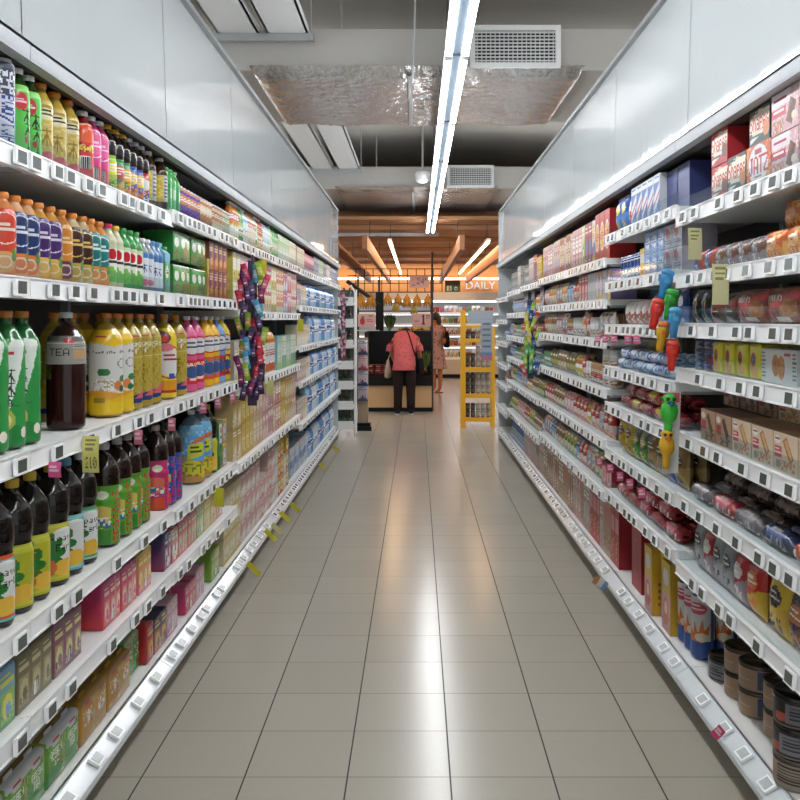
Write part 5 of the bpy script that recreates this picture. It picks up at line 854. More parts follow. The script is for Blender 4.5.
clip_strip('R', 7.5, 1.02, 1.66, .075, [('8cc83c', 'd8e870'), ('3c78c0', '90b8e0'), ('3c9a58', '90d0a0'), ('c83838', 'e8a0a0'), ('d8c830', 'e8e090'), ('2c4890', '7090c8')], 'colourful packets at the far biscuit shelves', 'right clip strip', card='2c4060')
# long card strip at the end of the right run
r = empty('hanging_card_strip', (.86, 11.35, 1.0), 0, 'pale blue hanging card strip with pink end, by the yellow rack', 'display strip')
MB().bx(-.07, -.002, .1, .07, .002, .5, 'b8c4d0').build('card', 'card', r); MB().bx(-.07, -.0022, 0, .07, .0022, .06, 'd8829c').build('pink_end', 'card', r); MB().bx(-.07, -.0022, .06, .07, .0022, .1, '7aa0d0').build('blue_band', 'card', r)
for q in range(5): MB().bx(-.05, -.004, .16+q*.07, .05, -.0025, .185+q*.07, '7a8898').build('printed_block', 'card', r)

# ---------------------------------------------------------------- squeeze toys on the right clip strips
def toy(y, z, dx, c1, c2, kind, lab, rz=0.):
    sg, X, B = SIDE['R']; r = empty('hanging_toy', (X-dx, y, z), rz, lab, 'toy', 'squeeze toys on the right clip strips')
    if kind == 'gun':
        MB().loft([((0, 0, z_), (a, 0, 0), (0, b2, 0)) for z_, a, b2 in ((0, .016, .014), (.03, .02, .016), (.075, .022, .018), (.09, .03, .022), (.12, .034, .024), (.15, .03, .022), (.165, .018, .016))], 16, c1).build('body', 'gloss', r, True)
        MB().loft([((0, -.0, z_), (a, 0, 0), (0, b2, 0)) for z_, a, b2 in ((.145, .03, .024), (.16, .034, .027), (.175, .026, .02), (.18, .01, .01))], 16, c2).build('cap', 'gloss', r, True)
        MB().bx(-.012, -.026, .1, .012, -.021, .125, c2).build('sticker', 'gloss', r)
    else:
        MB().loft([((0, 0, z_), (a, 0, 0), (0, b2, 0)) for z_, a, b2 in ((0, .014, .012), (.05, .016, .013), (.06, .012, .011), (.08, .028, .022), (.11, .034, .026), (.14, .03, .024), (.155, .02, .018), (.175, .03, .02), (.19, .012, .012))], 16, c1).build('body', 'gloss', r, True)
        for e in (-1, 1): MB().ball((e*.012, -.018, .168), .008, '202024').build('eye', 'gloss', r, True)
        MB().loft([((0, -.02-.02*t, .15-.006*t), (.014*(1-t*.5), 0, 0), (0, 0, .008*(1-t*.5))) for t in (0, .5, 1)], 10, c2).build('beak', 'gloss', r, True)
    return r
def tpx(px, py, y, hp, c1, c2, kd, lb, lean):
    x = y*(px-PX)/F; z0 = H-(py+hp/2-PY)*y/F; r = toy(y, z0, XR-x, c1, c2, kd, lb); k = hp*y/F/.185; r.scale = (k*1.15, k, k); r.rotation_euler = (0, lean, 0)
tpx(661, 284, 3.50, 33, '2f86c0', '3c9ad8', 'gun', 'blue squeeze toy, top of the leaning clip strip', .25); tpx(652, 313, 3.50, 33, 'e02c24', 'e84838', 'gun', 'red squeeze toy below the top blue one', .25)
tpx(667, 304, 3.46, 33, '2fa030', '3cb840', 'gun', 'green squeeze toy beside the red one', .2); tpx(659, 336, 3.46, 32, 'd8a41c', 'e0742c', 'gun', 'yellow orange squeeze toy under the green one', .2)
tpx(673, 322, 3.40, 32, '3c8cc0', '5cb0d8', 'gun', 'second blue squeeze toy, low on the nearer strip', .1); tpx(671, 355, 3.40, 32, 'e0281c', 'e84430', 'gun', 'bottom red squeeze toy of the nearer strip', .08)
tpx(668, 416, 3.40, 42, '3cc83c', '2c4c90', 'duck', 'bright green animal squeeze toy with dark eyes', .05); tpx(666, 450, 3.40, 38, 'e8b01c', 'e0642c', 'duck', 'yellow orange duck squeeze toy, lowest on the strip', .03)
for px0, py0, px1, py1, y, lb in ((676, 232, 648, 330, 3.53, 'clear clip strip leaning with the top blue and red toys'), (679, 238, 655, 352, 3.48, 'clear clip strip leaning with the green and yellow toys'), (678, 300, 670, 376, 3.42, 'clear clip strip carrying the lower blue and red toys'), (674, 392, 671, 474, 3.42, 'white clip strip carrying the animal squeeze toys')):
    x0, z1 = y*(px0-PX)/F, H-(py0-PY)*y/F; x1, z0 = y*(px1-PX)/F, H-(py1-PY)*y/F; o = MB().tube([(x1-x0, .012, z0-z1), (0, .012, 0)], .002, 4, 'd8dcd8')
    for a_ in (0,): o.grid([[[x1-x0-.03, .014, z0-z1], [x1-x0+.03, .014, z0-z1]], [[-.03, .014, 0], [.03, .014, 0]]], hexc('d8dcd8')).grid([[[x1-x0+.03, .0155, z0-z1], [x1-x0-.03, .0155, z0-z1]], [[.03, .0155, 0], [-.03, .0155, 0]]], hexc('d8dcd8'))
    o = o.build('hanging_strip', 'acrylic' if 'clear' in lb else 'gloss'); o.location = (x0, y, z1); tag(o, lb, 'display strip', 'clip strips')
o = MB().bx(-.03, -.001, 0, .03, .001, .035, 'd0305c').build('hanging_ticket', 'paint'); o.location = (.943, 3.40, 1.195); tag(o, 'crimson ticket above the green animal squeeze toy', 'ticket', 'hanging promotion tickets')
# ---------------------------------------------------------------- market hall beyond the aisle
wm = bpy.data.materials.new('timber_boards'); wm.use_nodes = True; nt = wm.node_tree; L = nt.links; b = nt.nodes['Principled BSDF']
tc = nt.nodes.new('ShaderNodeTexCoord'); sep = nt.nodes.new('ShaderNodeSeparateXYZ'); L.new(tc.outputs['Object'], sep.inputs[0])
row = mth('DIVIDE', sep.outputs[1], .3); fr_ = mth('FRACT', row); wn = nt.nodes.new('ShaderNodeTexWhiteNoise'); wn.noise_dimensions = '1D'; L.new(mth('FLOOR', row), wn.inputs['W'])
gap = mth('LESS_THAN', fr_, .12); hs = nt.nodes.new('ShaderNodeHueSaturation'); hs.inputs['Color'].default_value = (*lin('a5764f'), 1); L.new(mth('ADD', .75, mth('MULTIPLY', wn.outputs['Value'], .5)), hs.inputs['Value'])
L.new(mixc(gap, hs.outputs[0], '3a2618'), b.inputs['Base Color']); b.inputs['Roughness'].default_value = .6
M['timber'] = wm; M['beam'] = mat('timber_beam', '96603a', .5)
M['woodpanel'] = mat('pale_wood_panel', 'c8a070', .45)
struct(MB().bx(-7, 13.7, 3.0, 7, 26, 3.05).build('ceiling_timber', 'timber')); struct(MB().bx(-7, 25.3, 0, 7, 25.5, 3.3).build('wall_back', 'orange'))
struct(MB().bx(-7, 14.95, 3.06, 7, 15.0, 4.0).build('wall_bulkhead', 'timber'))
for X_, lb in ((-1.22, 'timber ceiling beam, leftmost of the four'), (-.72, 'timber ceiling beam over the banana rack'), (.62, 'timber ceiling beam over the aisle mouth'), (1.3, 'timber ceiling beam, rightmost of the four')):
    o = MB().bx(-.035, -5.7, 0, .035, 5.7, .2).build('ceiling_beam', 'beam'); o.location = (X_, 18.3, 2.47); tag(o, lb, 'beam', 'timber ceiling beams', 'thing')
    for yy in (14.0, 17.5, 22): MB().tube([(0, yy-18.3, .2), (0, yy-18.3, (.529))], .006, 6).build('hanger_rod', 'dark', o)
for X_, lb in ((-.42, 'warm strip light over the banana rack'), (1.1, 'warm strip light over the yellow rack'), (-3.2, 'added warm strip light, unseen behind the drinks shelving'), (3.6, 'added warm strip light, unseen behind the biscuit shelving')):  # the outer two are unseen, added for general light in the hall
    r = empty('strip_light', (X_, 18.95, 2.7), 0, lb, 'light', 'warm strip lights')
    MB().bx(-.03, -4.9, .012, .03, 4.9, .05).build('housing', 'white', r)
    for k in range(4): MB().bx(-.015, -4.85+k*2.45, -.012, .015, -4.85+k*2.45+2.35, .0115).build('tube', 'warm', r)
    for yy in (-4.5, 0, 4.5): MB().tube([(0, yy, .05), (0, yy, .299)], .005, 6).build('hanger_wire', 'dark', r)
r = empty('ceiling_rail', (0, 14.9, 2.86), 0, 'grey steel rail hanging across the timber ceiling edge', 'rail'); MB().bx(-2, -.03, 0, .35, .03, .05).build('rail_bar', 'galv', r)
for x in (-1.6, .2): MB().tube([(x, 0, .05), (x, 0, .139)], .006, 6).build('hanger_rod', 'galv', r)
for k in range(5):
    o = MB().bx(-7, -.03, 0, 7, .03, .07, '7a4c2c').build('trim_%d' % (k+3), 'timber'); o.location = (0, 14.5+k*2.2, 2.925); struct(o)

# refrigerated dairy wall
r = empty('dairy_cabinet', (.6, 24.3, 0), 0, 'long bright open dairy cabinet along the back wall', 'fridge'); X0, X1 = -3.4, 3.4
MB().bx(X0, .6, .1, X1, .7, 2.0).build('back_panel', 'whitedark', r); MB().bx(X0, -.6, .1, X1, .7, .48).build('base', mat('cream_base', 'c4b8a4', .5), r); MB().bx(X0, -.56, 0, X1, .7, .1).build('plinth', 'black', r)
MB().bx(X0, -.35, 2.0, X1, .7, 2.06).bx(X0, -.38, 2.0, X1, -.35, 2.09).build('canopy', 'white', r); MB().bx(X0, -.32, 2.09, X1, .7, 2.23).build('fascia', 'white', r)
MB().bx(X0+.1, -.30, 1.97, X1-.1, -.25, 1.995).build('light_strip', 'cool', r)
for k in range(5):
    z = .52+k*.29; sh = MB().bx(X0, -.3+k*.03 if k else -.5, z-.03, X1, .58, z).build('shelf', 'white', r); MB().bx(X0, -.312+k*.03 if k else -.512, z-.04, X1, -.302+k*.03 if k else -.502, z+.02).build('price_rail', 'rail', sh)
    if k: MB().bx(X0+.1, -.28+k*.03, z-.045, X1-.1, -.25+k*.03, z-.031).build('light_strip', 'cool', sh)
DC = ['c8a868', 'd8c8b8', 'b83c30', 'd8a828', 'c86878', '6a9a50', '7898c0', 'c8702c', 'd8d0c8', '8a5a3c']
dm = {}
for c in DC:
    dm[c, 0] = MB().lathe([(0, .04), (.004, .046), (.14, .055), (.15, .057), (.156, .05), (.157, .002)], 12, c).mesh('dairy_tub', 'gloss', True)
    dm[c, 1] = box('dairy_carton', '', '', .1, .1, .2, gen(.1, .2, c, 'e4e0d8', 'c08050', 1, .012), c, c, cell=.015).parts[0][1]
for k in range(5):
    x = .36; n = 0
    while x < 2.0:
        typ = 0 if (k+int(x*3)) % 2 else 1; c = DC[rnd.randrange(len(DC))]; o = bpy.data.objects.new('dairy_tub' if typ == 0 else 'dairy_carton', dm[c, typ]); COL.objects.link(o)
        o.location = (x+.06, 24.3-.2+(k*.03 if k else -.15), .5215+k*.29); x += .119; tag(o, '%s in the dairy cabinet, %s along from the produce stand, %s shelf up' % ('small tub' if typ == 0 else 'small carton', ORD[n], ORD[k]), 'dairy pack', 'dairy packs in the bright cabinet'); n += 1
o = MB().bx(-5, -.06, 0, 5, .0, .05).build('cove_light', 'cool'); o.location = (0, 25.0, 2.6); tag(o, 'long white strip light on top of the orange back wall band', 'light')
r = empty('wall_sign', (1.52, 25.28, 2.37), 0, 'pale DAILY lettering on the orange back wall', 'sign')
fc = bpy.data.curves.new('lettering', 'FONT'); fc.body = 'DAILY'; fc.size = .3; fc.extrude = .015; fc.align_x = 'CENTER'
fo = bpy.data.objects.new('tmp', fc); COL.objects.link(fo); bpy.context.view_layer.update(); lm = bpy.data.meshes.new_from_object(fo.evaluated_get(bpy.context.evaluated_depsgraph_get())); bpy.data.objects.remove(fo)
lm.materials.clear(); lm.materials.append(M['white']); fo = bpy.data.objects.new('lettering', lm); COL.objects.link(fo); fo.parent = r; fo.rotation_euler = (PI/2, 0, 0); fo.location = (.22, -.02, -.02)
r = empty('exit_sign', (.94, 24.2, 2.24), 0, 'hanging green exit sign box with white figure and arrow', 'sign')
MB().bx(-.2, 0, 0, .2, .06, .3, '3a3028').build('housing', 'paint', r)
a = ART(.36, .16, ('bg', '1c7a5c'), ('r', .06, .1, .42, .92, 'dfe8e0'), ('d', .26, .76, .05, .1, '1c5a48'), ('p', [(.2, .2), (.26, .66), (.34, .6), (.3, .4), (.36, .16), (.3, .16), (.26, .36), (.22, .16)], '1c5a48'), ('d', .74, .5, .13, .3, 'dfe8e0'), ('p', [(.66, .5), (.76, .7), (.76, .58), (.84, .58), (.84, .42), (.76, .42), (.76, .3)], '1c7a5c'), cell=.006)
A, Bv = np.meshgrid(np.linspace(-.18, .18, a.shape[1]+1), np.linspace(.01, .17, a.shape[0]+1)); MB().grid(np.stack([A, np.full_like(A, -.002), Bv], -1), a).build('exit_pictogram', 'gloss', r)
for x in (-.15, .15): MB().tube([(x, .03, .3), (x, .03, .759)], .006, 6).build('hanger_rod', 'dark', r)

# produce stand
SX0, SX1, SY = -.84, .24, 15.0
r = empty('produce_stand', ((SX0+SX1)/2, SY, 0), 0, 'black produce stand with pale wood base at the aisle end', 'market stand'); hw = (SX1-SX0)/2
MB().bx(-hw, .03, 0, hw, 1.3, .07).build('plinth', 'black', r); MB().bx(-hw, .0, .071, hw, 1.3, .43).build('base_panel', 'woodpanel', r)
MB().bx(-hw, -.05, .431, hw, .03, .58).bx(-hw, -.06, .55, hw, .06, .585).build('front_ledge', 'black', r)
MB().grid([[[-hw, .06, .56], [hw, .06, .56]], [[-hw, .85, .74], [hw, .85, .74]]], hexc('101012')).bx(-hw, .85, .43, hw, .87, 1.3, '101012').build('display_bed', 'black', r)
for e in (-1, 1): MB().bx(e*hw-.02, .06, .43, e*hw+.02, 1.2, 1.3 if e < 0 else .75).build('side_panel', 'black', r)
MB().bx(-hw-.02, .82, 1.28, hw, 1.35, 1.31).build('top_shelf', 'black', r)
MB().bx(.0, .80, 1.02, hw+.0, .845, 1.279).build('hanging_panel', 'black', r)
MB().tube([(hw+.01, .1, 0), (hw+.01, .1, 2.62)], .018, 8).build('post', 'dark', r)
def at(px, py, y): return (y*(px-PX)/F, y, H-(py-PY)*y/F)
def veg(name, cat, lab, px, py, y, r3, col, m='gloss'):
    x, yy, z = at(px, py, y); o = empty(name, (x, yy, z), 0, lab, cat, 'produce on the black stand')
    MB().ball((0, 0, r3[2]), r3, col, 12, 8).build('flesh', m, o, True); MB().tube([(0, 0, r3[2]*1.9), (.004, 0, r3[2]*2.25)], .006, 6, '5a4a2c').build('stalk', 'paint', o); return o
fc_ = [('orange', 'd88430'), ('pale squash', 'dcb078'), ('orange', 'd8903c'), ('pale squash', 'd0a468'), ('orange', 'c87428'), ('yellow pepper', 'e0cc20'), ('orange', 'd88830'), ('red tomato', 'c04828'), ('yellow pepper', 'ddc62c'), ('pale squash', 'd8b890')]
for q, (nm, c) in enumerate(fc_):
    x = -.30+q*.055; o = empty(nm.split()[-1], (x, 16.0, 1.3112), 0, '%s on top of the black stand, %s from the leafy greens' % (nm, ORD[q]), 'produce', 'produce on top of the stand'); s_ = .027+.004*((q*7) % 3)
    MB().lathe([(0, .004), (.006, s_*.7), (s_, s_), (s_*1.7, s_*.7), (s_*1.9, .004)], 12, c).build('flesh', 'gloss', o, True); MB().tube([(0, 0, s_*1.85), (.002, 0, s_*2.3)], .005, 6, '5a6a2c').build('stalk', 'paint', o)
def greens(loc, h, n, c, lab, spread, nm='leafy_greens'):
    o = empty(nm, loc, 0, lab, 'produce'); q = random.Random(3); lf = MB(); st = MB()
    for k in range(n):
        a = q.uniform(0, 2*PI); t = q.uniform(.2, 1)*spread; hh = h*q.uniform(.7, 1); x, y = math.cos(a)*t, math.sin(a)*t*.6
        st.tube([(x*.15, y*.15, 0), (x*.5, y*.5, hh*.45), (x*.8, y*.8, hh*.75)], .004, 5, '6a8a3c')
        d = Vector((math.cos(a), math.sin(a), 0)); w_ = Vector((-d.y, d.x, 0))*.016; p0 = Vector((x*.5, y*.5, hh*q.uniform(.1, .5))); p1 = Vector((x, y, hh)); mid = (p0+p1)/2+d*.01
        lf.add([p0, mid+w_, p1, mid-w_], [[0, 1, 2, 3]], [v*q.uniform(.8, 1.2) for v in hexc(c)])
    lf.build('leaves', 'paint', o); st.build('stems', 'paint', o); return o
greens((-.475, 15.97, 1.3115), .31, 150, '2f4a20', 'bunch of dark leafy greens standing on the stand top', .12)
greens((.13, 15.45, .665), .34, 60, '6a7a3c', 'leafy produce bunch in the bed beside the bending shopper', .12)
for q in range(5): o = empty('squash', (.06+.045*q-(q > 2)*.11, 15.30+(q > 2)*.1, .621+(q > 2)*.022), 0, 'brown squash in the bed by the shopper, %s of the group' % ORD[q], 'produce', 'squash in the display bed'); MB().ball((0, 0, .03), (.021, .03, .03), ['8a5c34', 'a8703c', 'b07c40'][q % 3], 12, 8).build('flesh', 'gloss', o, True); MB().tube([(0, 0, .057), (.003, 0, .075)], .005, 6, '5a4a2c').build('stalk', 'paint', o)
for q in (0, 1, 2, 4, 5, 6):
    o = pk_('', .12, .09, .05, [('bg', '8a2c28'), ('r', .1, .3, .9, .7, '6a1c1c'), ('ln', 1, 'c8a0a0', (.2, .4, .8, .6))], 30+q).parts[0][1]; o = bpy.data.objects.new('produce_packet', o); COL.objects.link(o); o.location = (-.78+.13*(q % 4), 15.14+.2*(q//4), .615+.055*(q//4)); o.rotation_euler = (-.35, 0, .1*q-.3); tag(o, 'dark red packet in the stand bed, %s row, %s across' % (['front', 'back'][q//4], ORD[q % 4]), 'produce packet', 'dark red packets in the stand bed')

# banana rack with price cards
r = empty('banana_rack', (-.4, 16.5, 0), 0, 'black wire rack behind the stand hung with bananas', 'rack')
for x in (-.66, -.28, .66): MB().tube([(x, 0, 0), (x, 0, 2.28)], .02, 8).build('post', 'dark', r)
MB().bx(-.34, -.05, 1.3, -.2, .05, 2.0).build('dark_panel', 'black', r)
MB().tube([(-.7, 0, 1.66), (.7, 0, 1.66)], .012, 6).build('rail', 'dark', r); MB().tube([(-.7, 0, 2.0), (.7, 0, 2.0)], .01, 6).build('rail', 'dark', r)
for k in range(11): MB().tube([(-.7+k*.155, .02, 2.0), (-.7+k*.155, .02, 2.42)], .009, 6, ).build('grid_bar', 'dark', r)
for z in (2.16, 2.3, 2.42): MB().tube([(-.85, .02, z), (.86, .02, z)], .008, 6).build('grid_bar', 'dark', r)
MB().tube([(-.86, -.02, 2.2), (-.26, -.02, 1.78)], .035, 8).build('sloping_arm', 'dark', r)
def bananas(px, py, n, size, c, lab, yy=16.5):
    x, y, z = at(px, py, yy); o = empty('banana_bunch', (x, y, z), 0, lab, 'bananas', 'hanging banana bunches')
    MB().tube([(0, 0, -.01), (0, 0, .018)], .012, 8, '6a5a24').build('stem', 'paint', o)
    for k in range(n):
        a = (k-(n-1)/2)/max(n-1, 1)*1.7; dx, dy = math.sin(a)*size*.52, -math.cos(a)*size*.25
        pts = [Vector((dx*t**.8*(1.1-.3*t*t), dy*math.sin(t*2.6), -size*t)) for t in (0, .12, .3, .5, .7, .88, 1.)]
        MB().tube(pts, [.008, .013, .021, .024, .022, .015, .005], 8, [v*(.9+.05*(k % 3)) for v in hexc(c)]).build('banana', 'gloss', o, True)
Bn = 'd8962c'
for px, py, n, sz, lb in ((361, 294, 5, .27, 'large golden banana bunch, first on the rack by the white shelf'), (371, 294, 5, .27, 'large golden banana bunch, second on the rack by the white shelf'), (388, 294, 4, .22, 'golden banana bunch just past the dark rack panel'), (398, 295, 4, .2, 'golden banana bunch, centre of the rack'), (407, 295, 5, .23, 'golden banana bunch below the pink 24 card'), (417, 295, 5, .22, 'golden banana bunch, next to last before the pole'), (428, 295, 4, .23, 'golden banana bunch beside the black pole')):
    bananas(px, py, n, sz, Bn, lb)
bananas(396, 303, 3, .17, 'c8a83c', 'yellow green banana bunch hanging lower at centre', 16.44); bananas(414, 306, 3, .16, 'a8a03c', 'greenish banana bunch hanging lower above the price card', 16.44)
def card(px0, py0, px1, py1, y, ops, lab, c='d8aaa4'):
    x0, _, z1 = at(px0, py0, y); x1, _, z0 = at(px1, py1, y); w, h = x1-x0, z1-z0; a = ART(w, h, ('bg', c), *ops, cell=.006)
    A, Bv = np.meshgrid(np.linspace(-w/2, w/2, a.shape[1]+1), np.linspace(0, h, a.shape[0]+1)); m = MB().grid(np.stack([A, np.full_like(A, -.003), Bv], -1), a).bx(-w/2, -.0025, 0, w/2, .003, h, c)
    o = m.build('price_card', 'card'); o.location = ((x0+x1)/2, y, z0); tag(o, lab, 'price card', 'pink price cards'); return o
card(409.5, 275.5, 429, 288, 16.35, [('t', '24', .36, .3, .76, .78, '6a4850'), ('ln', 1, '8a6068', (.1, .14, .3, .26)), ('r', .8, .6, .86, .78, '6a4850')], 'pink card reading 24 hanging over the bananas')
card(412, 313.5, 431, 326, 16.1, [('t', '1', .48, .12, .72, .92, '3a2428', .3), ('t', '35', .74, .6, .94, .86, '3a2428'), ('ln', 1, '8a6068', (.1, .3, .4, .42))], 'pink card with large 1 over the fruit')
card(358, 314, 375, 326.5, 16.1, [('d', .26, .42, .15, .3, 'b02c3c'), ('leaf', .28, .74, .12, .1, '5a7a3c', 5), ('ln', 2, 'b06a78', (.5, .3, .92, .6)), ('leaf', .74, .84, .16, .08, '7a9a5c', 3)], 'pink card with strawberry picture, by the white shelf')
MB_ = MB().bx(-.28, 0, 0, .28, .3, .012).build('side_shelf', 'grille'); MB_.location = (-.94, 15.86, 1.3125); tag(MB_, 'small pale shelf below the strawberry card', 'shelf')

# white end rack with dark bottles
r = empty('display_rack', (-1.06, 11.85, 0), 0, 'white tiered rack of dark green bottles at the aisle end', 'rack')
ZR = [1.72, 1.44, 1.17, .90, .64, .38, .12]; bt = bottle('wine_bottle', 'wine bottle', '', .2, .032, '16301e', '20301c', flat('5a6a54'), (.15, .5), 1, 'glass').parts[0][1]
for n, z in enumerate(ZR):
    MB().bx(-.28, 0, z-.02, .24, .34, z).bx(-.28, -.012, z-.035, .24, 0, z+.075).build('tray', 'white', r)
    for q in range(3):
        o = bpy.data.objects.new('wine_bottle', bt); COL.objects.link(o); o.location = (-1.06+.03+q*.075, 11.85+.16, z+.0015); tag(o, 'dark green bottle on the white end rack, %s from the post, %s tray down' % (ORD[2-q], ORD[n]), 'wine bottle', 'bottles on the white end rack')
MB().bx(-.28, .345, .1, .25, .36, 1.9).build('back_board', 'backp', r)
for x in (-.26, .255): MB().tube([(x, .02, 0), (x, .02, 1.86), (x-.05 if x > 0 else x, .02, 1.95)], .01, 8).build('wire_post', 'white', r); MB().tube([(x, .32, 0), (x, .32, 1.9)], .01, 8).build('wire_post', 'white', r)
# column of bagged goods on a black foot
r = empty('display_stand', (-.735, 12.5, 0), 0, 'narrow cardboard stand on a black foot beside the white rack', 'display stand')
MB().bx(-.1, -.06, 0, .1, .14, .1).bx(-.1, -.1, .0, .12, -.06, .06).build('foot', 'black', r); MB().bx(-.07, 0, .1, .07, .05, 1.26, 'b09878').build('backing_board', 'card', r)
for q, c in enumerate((('b8b4b8', '4a5a8a'), ('b8a8ac', 'c05a70'), ('b8b4b8', '4a5a8a'), ('b4a8b0', '5a6aa0'))):
    p = bag('hanging_bag', '', '', .14, .2, .07, gen(.14, .2, c[0], c[1], 'd8b0b0', 5, .008, 2), q, cell=.012); o = bpy.data.objects.new('hanging_bag', p.parts[0][1]); COL.objects.link(o); o.location = (-.735, 12.45, 1.03-q*.21); tag(o, 'clear grey pink bag on the cardboard stand, %s from top' % ORD[q], 'bag', 'bags on the cardboard stand')

# yellow rack with jars
r = empty('jar_rack', (.84, 12.75, 0), 0, 'yellow steel rack of glass jars by the biscuit shelving', 'rack')
for x in (-.2, .22):
    for yy in (0, .38): MB().bx(x-.035 if yy == 0 and x < 0 else x-.02, yy-.02, 0, x+.035 if yy == 0 and x < 0 else x+.02, yy+.02, 1.64 if x < 0 else 1.4).build('post', 'yellow', r)
ZS = [.14, .47, .84, 1.24]
for z in ZS: MB().bx(-.17, -.02, z-.05, .2, .4, z).build('shelf', 'yellow', r)
MB().bx(-.17, -.02, 1.395, .2, .4, 1.425).build('top_shelf', 'yellow', r)
MB().bx(-.13, -.02, 1.45, .22, .0, 1.63, 'a8b4c0').bx(-.12, -.015, 1.42, -.1, .0, 1.45).build('sign_board', 'card', r)
jm = {c: bottle('glass_jar', '', '', .098, .032, c, k, flat(k2), (.25, .7), 1, 'can', caph=.16) for c, k, k2 in (('9a9a90', 'd8d4c8', 'b8b4a8'), ('3a3634', '2c2828', '5a504c'))}
for n, z in enumerate(ZS):
    for l in range(3 if n in (0, 1, 2) else 1):
        for q in range(5):
            if n == 2 and q < 2 and l == 2: continue
            c = '3a3634' if q < 2 else '9a9a90'; p = jm[c]
            if z+l*.1+.098 > (ZS+[1.41])[n+1]-.05 : continue
            o = bpy.data.objects.new('glass_jar', p.parts[0][1]); COL.objects.link(o); o.location = (.84-.13+q*.072, 12.86, z+.0015+l*.0985); tag(o, '%s jar on the yellow rack, %s across, %s shelf up, %s layer' % ('dark' if q < 2 else 'clear', ORD[q], ORD[n], ORD[l]), 'jar', 'jars on the yellow rack')

# ---------------------------------------------------------------- shoppers
def body(name, joints, edges, m, par):
    """one continuous skinned body; joints: (point, radius)"""
    me = bpy.data.meshes.new(name); me.from_pydata([j[0] for j in joints], edges, []); o = bpy.data.objects.new(name, me); COL.objects.link(o); o.parent = par
    sk = o.modifiers.new('skin', 'SKIN'); sk.use_smooth_shade = True
    for v, j in zip(me.skin_vertices[0].data, joints): v.radius = (j[1], j[1]) if not isinstance(j[1], tuple) else j[1]
    me.skin_vertices[0].data[0].use_root = True
    ss = o.modifiers.new('smooth', 'SUBSURF'); ss.levels = ss.render_levels = 2; me.materials.append(M[m]); return o
def hand(j, e, wrist, d, side, sc=1.):
    """palm, four fingers and a thumb added to a joint list from the wrist vertex index"""
    w0 = Vector(j[wrist][0]); d = Vector(d).normalized(); sv = Vector(side).normalized(); nrm = d.cross(sv).normalized()
    j.append((w0+d*.05*sc, .024*sc)); p = len(j)-1; e.append((wrist, p))
    for k, ln in enumerate((.06, .072, .068, .052)):
        off = sv*(k-1.5)*.017*sc; a = w0+d*.085*sc+off; j.append((a, .0095)); q = len(j)-1; e.append((p, q))
        j.append((a+d*ln*.5*sc+nrm*.008, .0085)); e.append((q, q+1)); j.append((a+d*ln*.85*sc+nrm*.028, .0075)); e.append((q+1, q+2))
    j.append((w0+d*.04*sc-sv*.038*sc, .011)); q = len(j)-1; e.append((p, q)); j.append((w0+d*.075*sc-sv*.05*sc+nrm*.014, .009)); e.append((q, q+1))
def head(par, c, r, yaw_m, hair_ops, skin, name='face'):
    pass
def cloth_art(c1, c2, dens, seed):
    q = np.random.RandomState(seed)
    def f(a, b2):
        C = np.tile(np.array(hexc(c1)), (a, b2, 1)); C[q.rand(a, b2) < dens] = hexc(c2); return C
    return f
def dense(rings, n=5):
    """interpolate loft rings so a print can follow the cloth"""
    out = []
    for (c0, a0, b0), (c1, a1, b1) in zip(rings[:-1], rings[1:]):
        for t in np.linspace(0, 1, n, endpoint=False): out.append(tuple(np.array(p)*(1-t)+np.array(q)*t for p, q in ((c0, c1), (a0, a1), (b0, b1))))
    return out+[tuple(np.array(v) for v in rings[-1])]
V3 = lambda x, y, z: (x, y, z)
def ring(x, y, z, rx, ry, pitch=0.): return ((x, y, z), (rx, 0, 0), (0, ry*math.cos(pitch), -ry*math.sin(pitch)))

# shopper bending over the stand, seen from behind
P = empty('person', (-.2, 14.62, 0), 0, 'shopper in a coral patterned top and dark trousers bending over the stand', 'person')
j = [((0, .0, .84), .13), ((0, .10, 1.0), .13), ((0, .24, 1.15), .14), ((0, .36, 1.22), .08), ((.01, .44, 1.24), .052), ((.015, .53, 1.265), (.08, .085)), ((.015, .60, 1.25), (.078, .08)), ((.015, .65, 1.20), (.055, .06))]
e = [(0, 1), (1, 2), (2, 3), (3, 4), (4, 5), (5, 6), (6, 7)]
def limb(start, pts):
    k = start
    for p_ in pts: j.append(p_); e.append((k, len(j)-1)); k = len(j)-1
    return k
limb(0, [((-.095, .0, .76), .085), ((-.1, .02, .44), .06), ((-.105, -.01, .25), .05), ((-.105, -.02, .08), .036), ((-.11, .08, .04), .032), ((-.115, .14, .032), .024)])
limb(0, [((.09, .0, .76), .085), ((.095, .02, .44), .06), ((.1, -.01, .25), .05), ((.1, -.02, .08), .036), ((.11, .08, .04), .032), ((.115, .14, .032), .024)])
wl_ = limb(3, [((-.17, .33, 1.19), .05), ((-.215, .31, .98), .042), ((-.17, .42, .83), .034), ((-.12, .50, .74), .026)]); hand(j, e, wl_, (.3, .6, -.6), (1, 0, .3))
wr_ = limb(3, [((.17, .33, 1.19), .05), ((.235, .32, .98), .042), ((.25, .44, .85), .034), ((.25, .54, .78), .026)]); hand(j, e, wr_, (.05, .7, -.6), (-1, 0, 0))
body('body', j, e, 'skin', P)
MB().ball((.015, .555, 1.285), (.092, .10, .095), '15100d', 16, 10).ball((.015, .49, 1.262), (.07, .06, .07), '15100d', 14, 8).build('hair', 'hair', P, True)
for sgn in (-1, 1): MB().ball((.015+sgn*.032, .695, 1.235), (.012, .008, .01), 'f0ece8', 8, 6).ball((.015+sgn*.032, .702, 1.234), (.006, .004, .006), '1a120e', 8, 6).build('eye', 'gloss', P, True)
tr = MB()
